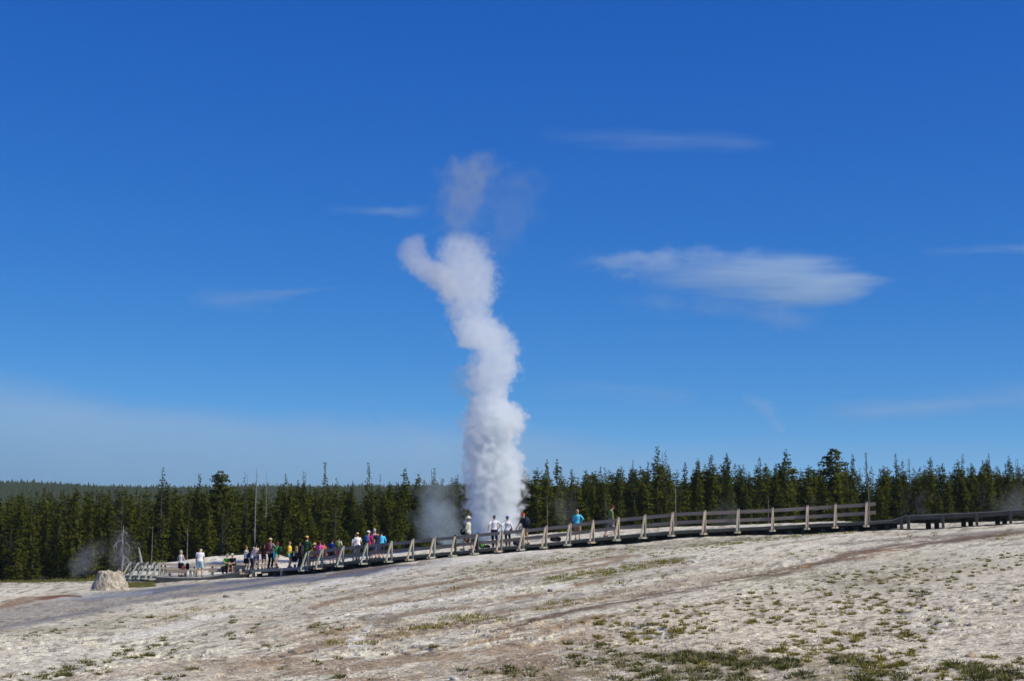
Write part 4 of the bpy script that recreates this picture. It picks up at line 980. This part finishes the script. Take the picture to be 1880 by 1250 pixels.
loose_pack(874,1006,Dof(874)+.28,.36,.62,.30,(.02,.035,.03),'dark upright backpack leaning on a rail post between the sun hat and the white t-shirt')
loose_pack(885,1004,Dof(885)+.38,.30,.42,.26,(.10,.36,.07),'lime green daypack leaning beside the dark upright backpack')
loose_pack(894,1004,Dof(894)+.45,.36,.16,.26,BLACK,'small flat black bag lying next to the lime green daypack')
loose_pack(1020,993,Dof(1020)+1.3,.62,.26,.34,BLACK,'black duffel bag lying alone on the boardwalk','duffel_bag')
loose_pack(950,1001,Dof(950)+.3,.5,.34,.3,(.03,.035,.045),'dark slumped bag at the feet of the person in the red cap',tilt=.1)
zb_=nearest_edge(*P(344,1046,99.3)[:2])[2]+.463
loose_pack(344,1046,99.3,.24,.42,.17,BLACK,'small black pear-shaped daypack standing on the grey plank bench',onz=zb_)
loose_pack(336.5,1046,99.35,.22,.22,.17,(.33,.03,.05),'red bag on the grey plank bench behind the skirt',onz=zb_)
def stroller():
    q=P(541,1040,Dof(541)+1.1); zd=nearest_edge(q[0],q[1])[2]; e=empty('stroller',(q[0],q[1],zd),-.5); tag(e,'small black folding stroller between the child in yellow and the fence','stroller')
    BLK=clothm(BLACK); GR=clothm((.25,.25,.26))
    mb=MB(); mb.ell((0,0,.55),(.21,.12,.22),np.array(Matrix.Rotation(-.35,3,'X')),14,10,e=.7); mb.build('seat',BLK,e,True)
    mb=MB(); mb.ell((0,-.10,.80),(.22,.2,.16),None,14,8,zmin=0); mb.build('canopy',BLK,e,True)
    mb=MB()
    for sg in (-1,1): mb.tube([(sg*.2,.30,.09),(sg*.2,0,.55),(sg*.2,-.28,1.0)],[.014]*3,6); mb.tube([(sg*.2,-.26,.09),(sg*.2,.06,.62)],[.014]*2,6)
    mb.tube([(-.2,-.28,1.0),(.2,-.28,1.0)],[.018]*2,6); mb.build('frame',GR,e)
    for sx in (-.2,.2):
        for sy in (.30,-.26):
            mb=MB(); mb.tube([(sx-.025,sy,.09),(sx+.025,sy,.09)],[.09,.09],18); mb.build('wheel',BLK,e)
    mb=MB(); mb.ell((.12,-.25,.82),(.06,.05,.13),None,10,8); mb.build('pouch',clothm(WHITE),e,True)
stroller()
q=P(503.5,1015,Dof(503.5)+.6)
mb=MB(); nx,nz_=7,14; V=[];F=[]
for layer in (0,1):
    for i in range(nz_+1):
        for k in range(nx+1):
            u=k/nx-.5; v=i/nz_; V.append((u*.17*(1-.25*v),.02*math.sin(u*14+v*3)+layer*.03,-.62*v))
nn_=(nx+1)*(nz_+1)
for i in range(nz_):
    for k in range(nx):
        a=i*(nx+1)+k; F.append((a,a+1,a+nx+2,a+nx+1)); F.append((nn_+a,nn_+a+nx+1,nn_+a+nx+2,nn_+a+1))
for i in range(nz_): 
    for k in (0,nx): a=i*(nx+1)+k; F.append((a,a+nx+1,nn_+a+nx+1,nn_+a))
mb.add(V,F); o=mb.build('towel',clothm((.03,.55,.75)),None,True); o.location=P(504,1007.5,Dof(503.5)+.55); tag(o,'bright turquoise towel hanging from the arm of the tall person in the tan cap','towel')

# ------------------------------------------------------------------ grass tufts, leafy ground plants and loose gravel
def scatter(pts,n):                     # [(x,y,rx,ry,weight)] pixel ellipses -> pixel positions
    w=np.array([p[4] for p in pts],float); w/=w.sum(); k=rng.choice(len(pts),n,p=w); P_=np.array(pts)[k]
    a=rng.uniform(0,2*math.pi,n); r=np.sqrt(rng.random(n))*np.where(rng.random(n)<.2,1.35,1)
    x=P_[:,0]+P_[:,2]*r*np.cos(a); y=P_[:,1]+P_[:,3]*r*np.sin(a)-0.14*(x-P_[:,0])*(P_[:,2]>60)
    ok=(y<1262)&(y>np.interp(x,[0,285,520,900,1250,1600,1880],[1085,1074,1062,1016,987,973,962])); return x[ok],y[ok]
def tufts(name,px,py,nbl,h0,h1,spread,wd,mat,label,curl=.5,flat=0.0):
    X,Y,Z=ground_at(px,py); V=[]
    for x,y,z in zip(X,Y,Z):
        s=rng.uniform(.45,1.0)**1.0*(1.25 if rng.random()<.12 else 1); s*=rng.uniform(.55,1.1); n=int(nbl*rng.uniform(.6,1.3)*(.5+.6*s)); a=rng.uniform(0,2*math.pi,n)
        q=np.sqrt(rng.random(n)); h=rng.uniform(h0,h1,n)*s*(1-.35*q); R_=spread*s*q
        w=wd*max(1,y/26)*rng.uniform(.7,1.4,n)
        bx=x+R_*.55*np.cos(a); by=y+R_*.55*np.sin(a); out=(.25+.9*q)*h*curl*1.6+flat*h
        mx=bx+out*.45*np.cos(a); my=by+out*.45*np.sin(a); tx=bx+out*np.cos(a)+rng.normal(0,.01,n); ty=by+out*np.sin(a)
        sa=rng.uniform(0,math.pi,n); wx_=w*np.cos(sa); wy_=w*np.sin(sa); hz=h*np.clip(1-out/h*.35,.25,1)
        zz=np.full(n,z-.012)
        b1=np.stack([bx-wx_,by-wy_,zz],-1); b2=np.stack([bx+wx_,by+wy_,zz],-1); m1=np.stack([mx-wx_*.8,my-wy_*.8,zz+hz*.62],-1); m2=np.stack([mx+wx_*.8,my+wy_*.8,zz+hz*.62],-1); t_=np.stack([tx,ty,zz+hz],-1)
        V.append(np.stack([b1,b2,m2, b1,m2,m1, m1,m2,t_],1).reshape(-1,3))
    V=np.concatenate(V); o=link(name,fast_mesh(name,V,np.arange(len(V)).reshape(-1,3)),mat); tag(o,label,'grass',kind='stuff'); return o
def gmat(name,a,b):
    t=NT(name); co=t.coord(); n=t.noise(co,2.5,2); n2=t.noise(co,60,1)
    c=t.mix(t.remap(t.math('ADD',t.math('MULTIPLY',n,.6),t.math('MULTIPLY',n2,.4)),.35,.65),C(*a),C(*b)); b_=t.surf(c,.8,spec=.2); return t.m
G1=gmat('olive grass',(.16,.155,.02),(.26,.21,.04)); G2=gmat('dark green leaves',(.05,.062,.016),(.135,.13,.03)); G4=gmat('dull olive grass',(.09,.095,.022),(.17,.145,.045)); G3=gmat('dry straw grass',(.25,.21,.11),(.36,.31,.19))
Z1=[(1340,1130,110,34,3),(1480,1120,120,26,4),(1590,1060,150,16,4.5),(1660,1080,150,35,4),(1560,1150,110,40,5),(1500,1190,90,25,3),(1680,1140,60,40,1.5),(1620,1215,70,25,3.5),(1150,1165,60,22,2),(1110,1140,50,10,1),
    (1240,1150,60,20,2),(1780,1040,110,22,2.5),(1850,1110,60,30,.8),(1330,1200,120,20,1.5),(1210,1120,60,12,1),(1430,1090,90,14,1.5),(1760,1230,120,18,2),(1860,1020,40,10,.8)]
x,y=scatter(Z1,820); tufts('grass_tufts',x,y,70,.06,.125,.095,.0038,G1,'olive grass tufts scattered over the pale sandy slope',.4,.1)
Z1b=[(270,1195,60,12,3),(200,1212,70,8,2),(90,1240,40,6,1.5),(330,1175,40,8,1),(140,1228,60,8,1.5),(500,1188,35,6,1),(680,1205,200,8,.8),(250,1140,70,8,1.6),(90,1160,70,6,1.6),(600,1150,30,14,1.6),(460,1140,60,12,1.2),(400,1170,80,14,1),(20,1245,40,6,.5),(300,1240,80,8,.8),(620,1245,50,6,.4)]
x,y=scatter(Z1b,190); tufts('grass_clumps',x,y,56,.06,.12,.10,.004,G4,'olive grass clumps in broken rows across the lower slope',.4,.1)
Z2=[(1290,1208,60,9,5),(1370,1217,45,9,3.5),(1445,1219,24,9,3),(1260,1204,24,8,3),(1180,1215,60,20,2.5),(1080,1200,50,26,2),(1240,1240,120,12,3),(1610,1240,60,18,3),(1560,1215,40,10,1.5),(1830,1240,60,12,3.5),(1770,1225,40,8,2),(1690,1090,25,7,.8),(1340,1240,90,12,2),(1465,1240,30,8,.8),(1640,1165,40,12,1),(960,1232,50,14,.8),(870,1235,40,8,.5)]
x,y=scatter(Z2,640); tufts('leafy_plants',x,y,56,.06,.15,.11,.0040,G2,'dark green leafy ground plants along the low eroded bank',.5,.15)
Z3=[(1150,1044,110,6,4),(1060,1056,70,7,3),(1230,1030,50,4,2),(940,1040,110,12,2.4),(1080,1020,100,9,2.2),(1330,998,90,4,2.4),(1480,981,100,4,3),(1600,971,70,3,2.2),(1260,1008,80,6,1.6),(1700,985,60,6,.6),(1450,1020,80,10,.6),(850,1060,80,16,1),(640,1180,60,4,.6),(760,1155,90,6,1.6),(880,1135,60,6,1.8),(1020,1110,80,8,1),(1180,1060,80,8,.7),(1840,985,40,8,.5),(330,1130,90,10,1),(560,1090,90,12,.7),(700,1060,80,12,.5)]
x,y=scatter(Z3,1100); tufts('short_grass',x,y,20,.05,.13,.24,.005,G1,'strips of short green grass below the boardwalk',.35)
x,y=scatter(Z3+Z1[:6]+Z2+[(600,1155,30,14,2),(900,1128,60,5,2),(1150,1215,200,30,9),(1060,1225,120,25,6)],820); tufts('dry_grass',x,y,16,.06,.17,.10,.0028,G3,'straw coloured dry grass among the green tufts',.3)
Z4=[(60,1068,110,2,3),(200,1066,40,2,1),(265,1066,22,5,1.5),(120,1066,60,2,1)]
k=420; xm=rng.uniform(-40,300,k); Ym=rng.uniform(120,186,k); Xm=(xm-CX)/FPX*Ym; Zm=gz(Xm,Ym)
V=[]
for x_,y_,z_ in zip(Xm,Ym,Zm):
    n=14; a=rng.uniform(0,6.28,n); r=rng.uniform(0,.8,n); h=rng.uniform(.15,.5,n)
    bx=x_+r*np.cos(a); by=y_+r*np.sin(a); zz=np.full(n,z_-.03)
    V.append(np.stack([np.stack([bx-.06,by,zz],-1),np.stack([bx+.06,by,zz],-1),np.stack([bx+rng.normal(0,.12,n),by,zz+h],-1)],1).reshape(-1,3))
xb=rng.uniform(205,290,160); Yb=rng.uniform(88,101,160)
for x_,y_ in zip((xb-CX)/FPX*Yb,Yb):
    z_=float(gz(x_,y_)); n=12; a=rng.uniform(0,6.28,n); r=rng.uniform(0,.3,n); h=rng.uniform(.06,.22,n); bx=x_+r*np.cos(a); by=y_+r*np.sin(a); zz=np.full(n,z_-.02)
    V.append(np.stack([np.stack([bx-.03,by,zz],-1),np.stack([bx+.03,by,zz],-1),np.stack([bx+rng.normal(0,.06,n),by,zz+h],-1)],1).reshape(-1,3))
V=np.concatenate(V); o=link('meadow_grass',fast_mesh('meadow_grass',V,np.arange(len(V)).reshape(-1,3)),gmat('meadow',(.09,.10,.025),(.20,.18,.06))); tag(o,'yellow green meadow grass at the foot of the forest',  'grass',kind='stuff')
# purple blooms among the leafy plants
x,y=scatter([(1290,1206,70,8,2),(1340,1212,40,8,2),(1420,1222,40,8,1),(1270,1196,20,4,1),(1090,1245,60,6,1)],20); X,Y,Z=ground_at(x,y); V=[]
for q in zip(X,Y,Z+.09):
    for k in range(3): V.append(np.array(q)+rng.normal(0,.007,(3,3)))
V=np.concatenate(V); o=link('purple_flowers',fast_mesh('purple_flowers',V,np.arange(len(V)).reshape(-1,3)),clothm((.16,.11,.42))); tag(o,'tiny purple blooms among the dark leafy plants','flowers',kind='stuff')
# gravel: little broken flakes of sinter
ng=15000
gx=rng.uniform(-20,1900,ng); u=rng.random(ng); gy=1045+u**.75*215
keep=fbm(gx/90,(gy+.14*gx)/12,200,3)+0.25*np.exp(-((gx-1700)/170)**2-((gy-1165)/60)**2)+.1*(gy>1215)-.5*((gy<1150)&(gx<500))>.5
gx,gy=gx[keep],gy[keep]; X,Y,Z=ground_at(gx,gy); n=len(X)
sz=rng.uniform(.006,.018,n)*np.where(rng.random(n)<.06,2.0,1)*np.clip(Y/20,1,1.9)
B=np.array([(1,0,0),(.3,.95,0),(-.8,.6,0),(-.8,-.6,0),(.3,-.95,0),(.2,.1,.9)],float)
an=rng.uniform(0,6.28,n); V=B[None]*rng.uniform(.6,1.4,(n,6,1))*sz[:,None,None]; V[:,:,2]*=rng.uniform(.5,1.2,n)[:,None]
V=np.stack([V[...,0]*np.cos(an)[:,None]-V[...,1]*np.sin(an)[:,None]+X[:,None],V[...,0]*np.sin(an)[:,None]+V[...,1]*np.cos(an)[:,None]+Y[:,None],V[...,2]+Z[:,None]-.002],-1)
F=np.array([[k,(k+1)%5,5] for k in range(5)])[None]+(np.arange(n)*6)[:,None,None]
t=NT('sinter flakes'); n_=t.noise(t.coord(),6,2); n3_=t.noise(t.coord(),31,1); t.surf(t.mix(t.remap(t.math('MULTIPLY',t.math('ADD',n_,n3_),.5),.38,.62),C(.16,.14,.11),C(.52,.50,.45)),.95)
o=link('gravel',fast_mesh('gravel',V.reshape(-1,3),F.reshape(-1,3)),t.m); tag(o,'loose pale flakes and gravel of broken sinter on the slope','gravel',kind='stuff')
# a few stones that stand out
def stone(x,y,sz,label,col):
    X,Y,Z=ground_at(np.array([float(x)]),np.array([float(y)])); mb=MB(); mb.ell((0,0,0),(sz,sz*.7,sz*.5),None,16,10,e=.8)
    v=mb.v[0]; k=1+.5*(fbm(v[:,0]/sz*1.3+x,v[:,1]/sz*1.3+v[:,2]/sz,int(x),3)-.5); mb.v[0]=v*k[:,None]
    t=NT('stone'); nn=t.noise(t.coord(),20,4); t.surf(t.mix(nn,C(*[q*.75 for q in col]),C(*[q*1.2 for q in col])),.95,t.bump(nn,.7,.02))
    o=mb.build('stone',t.m,None,True); o.location=(X[0],Y[0],Z[0]+sz*.12); o.rotation_euler=(.1,.2,x); tag(o,label,'stone')
stone(1782,1206,.075,'rounded tan stone behind a tuft on the gravelly slope',(.34,.27,.20))
stone(1275,1032,.11,'white stone on the grey streak below the railing',(.5,.49,.47))
stone(835,1247,.05,'small pale stone at the brown soil edge',(.45,.43,.40))
stone(1010,1086,.09,'dark cracked stone beside the white crust patch',(.10,.09,.085))
stone(415,1096,.12,'dark lump of sinter beside the wet channel',(.15,.14,.13))

# ------------------------------------------------------------------ steam and clouds
def vapour(name,rows,Y,beta,label,cat,axis='y',parent=None,thick=1.0,warp=(1.0,.9),ns=1.4,edge=.35,erode=1.1,ends=(.04,.10),bprof=None,step=.35,stretch=(1,1,1),hull=1.30,kind=None,slant=0,detail=4,alb=(.935,.962,.985),aniso=0.4,rough=.55):
    """a soft body of droplets: rows give the two edges, in the photo's pixels, along its axis; its depth follows its width"""
    pts=[]
    for r in rows:
        if axis=='y': a,b=P(r[1],r[0],Y),P(r[2],r[0],Y); pts.append(((a[2]+b[2])/2,(a[0]+b[0])/2,abs(b[0]-a[0])/2))
        else: a,b=P(r[0],r[1],Y),P(r[0],r[2],Y); pts.append(((a[0]+b[0])/2,(a[2]+b[2])/2,abs(b[2]-a[2])/2))
    pts=np.array(sorted(pts)); h0,h1=pts[0,0],pts[-1,0]; L=h1-h0
    c0=pts[:,1].min()-.01; c1=pts[:,1].max()+.01; rm=pts[:,2].max()*1.02
    H=np.linspace(0,1,16) if len(pts)<16 else np.linspace(0,1,44)
    hq=(pts[:,0]-h0)/L
    cc=(np.interp(H,hq,pts[:,1])-c0)/(c1-c0); rr=np.interp(H,hq,pts[:,2])/rm
    ctr=(pts[0,1])
    org=np.array((ctr,Y,h0)) if axis=='y' else np.array((h0,Y,ctr))
    # hull: a lumpy tube that holds all of it
    mb=[];F=[];m=44;nu=28
    for i in range(m):
        q=-.05+1.1*i/(m-1); qq=min(1,max(0,q)); c=np.interp(qq,H,cc)*(c1-c0)+c0; r=np.interp(qq,H,rr)*rm
        r=r*hull+warp[1]*.35; 
        if i in(0,m-1): r*=.15
        for k in range(nu):
            an=2*math.pi*k/nu; lum=1+.10*(vnoise(np.array(i*.6+3*math.cos(an)),np.array(3*math.sin(an)+i*.3),9)-.5)
            u,v=c+r*lum*math.cos(an),r*lum*math.sin(an)*thick; h=h0+q*L
            mb.append((u,Y+v,h) if axis=='y' else (h,Y+v,u))
    V=np.array(mb)-org
    for i in range(m-1):
        for k in range(nu): F.append((i*nu+k,i*nu+(k+1)%nu,(i+1)*nu+(k+1)%nu,(i+1)*nu+k))
    F.append(tuple(range(nu-1,-1,-1))); F.append(tuple((m-1)*nu+k for k in range(nu)))
    if axis=='x': F=[f[::-1] for f in F]
    me=bpy.data.meshes.new(name); me.from_pydata(V.tolist(),[],F); me.update()
    t=NT(name+' droplets'); co=t.coord()
    off=t.vmath('ADD',co,tuple(rng.uniform(0,40,3)))
    st=t.vmath('MULTIPLY',off,stretch)
    w1=t.vmath('SCALE',t.vmath('SUBTRACT',t.noise(st,warp[0],2,.5,True),(.5,.5,.5)),warp[1]*2.0)
    p=t.vmath('ADD',co,w1)
    sx=t.n('ShaderNodeSeparateXYZ'); t.set(sx.inputs[0],p); X_,Y_,Z_=sx.outputs
    hh,uu=(Z_,X_) if axis=='y' else (X_,Z_)
    hn=t.math('DIVIDE',hh,L)
    c=t.math('MULTIPLY_ADD',t.curve(hn,[(float(a),float(b)) for a,b in zip(H,cc)]),c1-c0,float(c0-ctr))
    r=t.math('MULTIPLY',t.curve(hn,[(float(a),float(b)) for a,b in zip(H,rr)]),float(rm))
    du=t.math('DIVIDE',t.math('SUBTRACT',uu,c),r); dv=t.math('DIVIDE',t.math('DIVIDE',Y_,thick),r)
    d=t.math('SQRT',t.math('ADD',t.math('MULTIPLY',du,du),t.math('MULTIPLY',dv,dv)))
    n2=t.noise(t.vmath('ADD',st,t.vmath('SCALE',w1,.6)),ns,detail,rough)
    f=t.math('ADD',t.math('SUBTRACT',1.0,d),t.math('MULTIPLY',t.math('SUBTRACT',n2,.5),erode))
    f=t.remap(f,0.0,edge,0,1,True)
    f=t.math('MULTIPLY',f,t.math('MULTIPLY',t.remap(hn,-.01,ends[0]),t.remap(hn,1.0,1-ends[1])))
    if bprof: f=t.math('MULTIPLY',f,t.curve(hn,bprof))
    dens=t.math('MULTIPLY',f,beta)
    v=t.n('ShaderNodeVolumePrincipled'); v.inputs['Color'].default_value=C(*alb); v.inputs['Anisotropy'].default_value=aniso
    v.inputs['Blackbody Intensity'].default_value=0
    t.set(v.inputs['Density'],dens); t.t.links.new(v.outputs[0],t.out.inputs['Volume'])
    try: t.m.cycles.volume_step_rate=step
    except Exception: pass
    try: t.m.volume_intersection_method='ACCURATE'
    except Exception: pass
    o=link(name,me,t.m,parent); o.location=org if parent is None else org-np.array(parent.location)
    if label: tag(o,label,cat,kind=kind)
    return o
PL=[(990,860,954),(960,856,957),(930,854,959),(900,851,964),(885,850,970),(865,849,966),(845,847,960),(815,846,953),(795,846,956),(775,846,966),(758,850,968),(745,853,954),(725,860,938),(705,853,944),(690,851,950),(668,858,956),(655,868,958),(644,866,954),(636,836,952),(620,830,948),(600,824,934),(580,818,914),(560,812,908),(540,802,916),(515,790,922),(495,786,922),(475,792,910),(455,800,896),(440,806,896),(426,814,886)]
plume=vapour('steam_plume',PL,105,2.6,'tall white steam column erupting from the geyser behind the railing','steam',warp=(.7,.42),ns=1.7,edge=.34,erode=1.75,ends=(.0,.04),bprof=[(0,.6),(.2,.8),(.38,.65),(.55,.34),(.8,.2),(1,.15)],step=.18,detail=6)
vapour('steam_arm',[(545,802,862),(525,776,858),(506,752,845),(490,732,830),(474,724,802),(457,726,792),(441,736,790),(428,748,790)],105,.42,None,None,parent=plume,alb=(.94,.945,.95),warp=(.6,.42),ns=2.0,edge=.4,erode=1.0,step=.22)
vapour('steam_top',[(450,805,890),(415,790,890),(390,795,905),(360,788,925),(330,792,940),(305,805,940),(280,840,920)],105,.13,None,None,parent=plume,alb=(.82,.80,.68),warp=(.45,1.0),ns=1.0,edge=.9,erode=2.4,step=.3)
vapour('steam_shred',[(475,870,940),(440,865,975),(410,870,1000),(370,890,1015),(330,910,1010),(300,930,1000)],105,.045,None,None,parent=plume,alb=(.82,.80,.68),warp=(.45,.8),ns=1.0,edge=.9,erode=2.0,step=.35)
vapour('steam_side_puff',[(730,826,880),(710,816,880),(690,818,876),(670,832,876)],105,.2,None,None,parent=plume,alb=(.82,.80,.68),warp=(.7,.5),ns=1.6,edge=.8,erode=1.6,step=.3)
vapour('steam_drift',[(995,752,870),(970,753,866),(940,752,858),(910,754,855),(885,758,850),(865,768,840),(845,782,835)],111,.22,'thin blue steam drift hanging over the trees beside the steam column','steam',alb=(.8,.92,1.0),ends=(.02,.35),warp=(.4,1.0),ns=.9,edge=.8,erode=1.5,step=.4,bprof=[(0,1),(.5,.8),(1,.35)])
vapour('steam_wisp',[(860,748,850),(835,738,850),(815,730,850),(790,712,800),(760,690,740),(725,655,700),(700,668,700)],112,.03,'faint dark wisp trailing up from the blue steam drift into the sky','steam',warp=(.4,.9),ns=.8,edge=1.0,erode=2.4,step=.45,ends=(.15,.45))
vapour('steam_wisp',[(1062,118,178),(1045,122,180),(1030,122,190),(1010,134,200),(985,150,205)],140,.09,'small grey steam wisp rising from the meadow beside the geyser cone','steam',warp=(.5,.8),ns=1.0,edge=.9,erode=1.6,step=.4,ends=(.15,.45))
vapour('steam_wisp',[(1045,195,262),(1020,195,262),(995,198,258),(978,202,250),(965,212,240)],138,.08,'pale steam veil around the bleached bare tree','steam',warp=(.5,.8),ns=1.0,edge=.9,erode=1.6,step=.4,ends=(.15,.45))
vapour('steam_wisp',[(975,1015,1075),(945,1010,1070),(915,1008,1055),(885,1012,1050)],125,.035,'faint steam wisp in front of the forest beside the person in turquoise','steam',warp=(.5,.8),ns=1.0,edge=.9,erode=1.8,step=.45,ends=(.15,.45))
vapour('steam_wisp',[(970,1290,1380),(945,1300,1370),(920,1305,1350),(900,1310,1340)],125,.025,'faint steam wisp in front of the forest at the middle of the railing','steam',warp=(.5,.8),ns=1.0,edge=.9,erode=1.8,step=.45,ends=(.15,.45))
vapour('steam_wisp',[(950,1665,1710),(930,1670,1705),(910,1680,1715),(895,1685,1705)],115,.05,'small steam wisp above the start of the unrailed boardwalk','steam',warp=(.5,.7),ns=1.2,edge=.9,erode=1.8,step=.45,ends=(.15,.45))
vapour('steam_wisp',[(945,1800,1905),(925,1820,1905),(905,1835,1900),(885,1845,1890)],115,.05,'wide pale steam wisp above the outer part of the unrailed boardwalk','steam',warp=(.5,.8),ns=1.0,edge=.9,erode=1.8,step=.45,ends=(.15,.45))
# cirrus, nine kilometres off
K=9000
def cloud(rows,tau,label,alb=(.82,.95,1.0),ns=1/120.,warp=(1/380.,120),stretch=(.16,.35,1.25),thick=1.6,edge=1.3,erode=2.6,ends=(.25,.12),bprof=None,step=.6):
    m=np.mean([abs(r[2]-r[1]) for r in rows])*K/FPX
    return vapour('cirrus_cloud',rows,K,tau/(m*thick),label,'cloud',axis='x',thick=thick,warp=warp,ns=ns,edge=edge,erode=erode,ends=ends,bprof=bprof,step=step,stretch=stretch,hull=1.25,detail=6,rough=.66,aniso=.3,alb=alb)
cloud([(1090,470,500),(1150,468,512),(1200,468,530),(1260,468,542),(1320,462,552),(1380,460,560),(1440,460,572),(1490,464,578),(1540,474,566),(1580,486,552),(1615,502,532),(1650,510,522)],1.9,'large lens-shaped white cirrus cloud with a sharp tip',ends=(.3,.05),bprof=[(0,.3),(.3,.7),(.7,1.05),(1,1)])
cloud([(990,225,262),(1060,232,268),(1150,236,274),(1250,240,278),(1350,246,276),(1430,252,272)],.30,'long faint cirrus streak high beside the steam top',erode=2.7)
cloud([(595,374,400),(640,372,402),(700,370,406),(750,372,408),(790,378,404)],.6,'short ragged cirrus wisp level with the steam top',ends=(.3,.4),erode=2.9,ns=1/110.,stretch=(.35,.4,1.1))
cloud([(340,522,560),(420,523,572),(500,522,566),(580,521,540),(640,522,532)],.6,'thin cirrus wisp with a straight upper edge over the crowd',ends=(.3,.4),erode=2.7)
cloud([(1360,712,735),(1390,722,752),(1420,740,778),(1450,765,800)],.7,'little slanting cirrus hook above the railed boardwalk',erode=2.4,ns=1/90.,stretch=(.5,.5,.9))
cloud([(1680,452,476),(1760,448,476),(1840,438,474),(1930,428,470)],.6,'thin cirrus streak entering beyond the lens-shaped cloud',erode=2.5)
cloud([(-330,640,980),(-150,650,980),(0,660,980),(80,664,980),(160,684,980),(240,708,980),(330,730,980),(430,738,980),(540,738,980),(660,742,980),(800,756,980),(950,772,980),(1150,790,980),(1450,810,970)],1.8,'broad milky veil of cloud low in the sky over the far ridge',alb=(.74,.92,.98),thick=.8,edge=.55,erode=.6,ends=(.02,.32),stretch=(.3,.3,1),ns=1/420.,step=.6)
cloud([(1480,730,790),(1600,715,790),(1720,700,780),(1860,688,765),(2000,676,760)],1.0,'wide thin cloud veil low over the unrailed boardwalk',erode=1.3)
cloud([(980,690,735),(1100,688,740),(1200,700,750),(1290,716,750)],.3,'barely visible cloud streak low beside the steam column',erode=1.6)

# ------------------------------------------------------------------ the air
mb=MB(); mb.box((0,1270,25),(1700,0,0),(0,1330,0),(0,0,75))
hz=bpy.data.materials.new('thin haze'); hz.use_nodes=True; t_=hz.node_tree; t_.nodes.clear()
v_=t_.nodes.new('ShaderNodeVolumePrincipled'); v_.inputs['Color'].default_value=C(.75,.9,1.0); v_.inputs['Density'].default_value=0.00005; v_.inputs['Anisotropy'].default_value=0.2
o_=t_.nodes.new('ShaderNodeOutputMaterial'); t_.links.new(v_.outputs[0],o_.inputs['Volume'])
o=mb.build('haze',hz); tag(o,'thin bluish air over the far ridge',None,kind='stuff')
cloud([(930,770,880),(1050,760,880),(1200,790,880),(1400,780,880),(1600,800,880),(1900,790,880)],.28,'very thin pale cloud haze just above the treeline',erode=1.4,ends=(.3,.1))
cloud([(1040,468,500),(1100,455,505),(1170,450,520),(1250,446,500),(1330,444,490),(1420,444,480)],1.0,'ragged fibrous wisps fraying off the upper edge of the lens-shaped cloud',erode=3.2,ns=1/85.,stretch=(.45,.4,1.0))
cloud([(1130,530,575),(1220,535,585),(1330,545,600),(1440,555,615),(1520,560,600)],.45,'faint fallstreaks trailing beneath the lens-shaped cloud',erode=2.6,ns=1/90.,stretch=(.5,.4,.6))
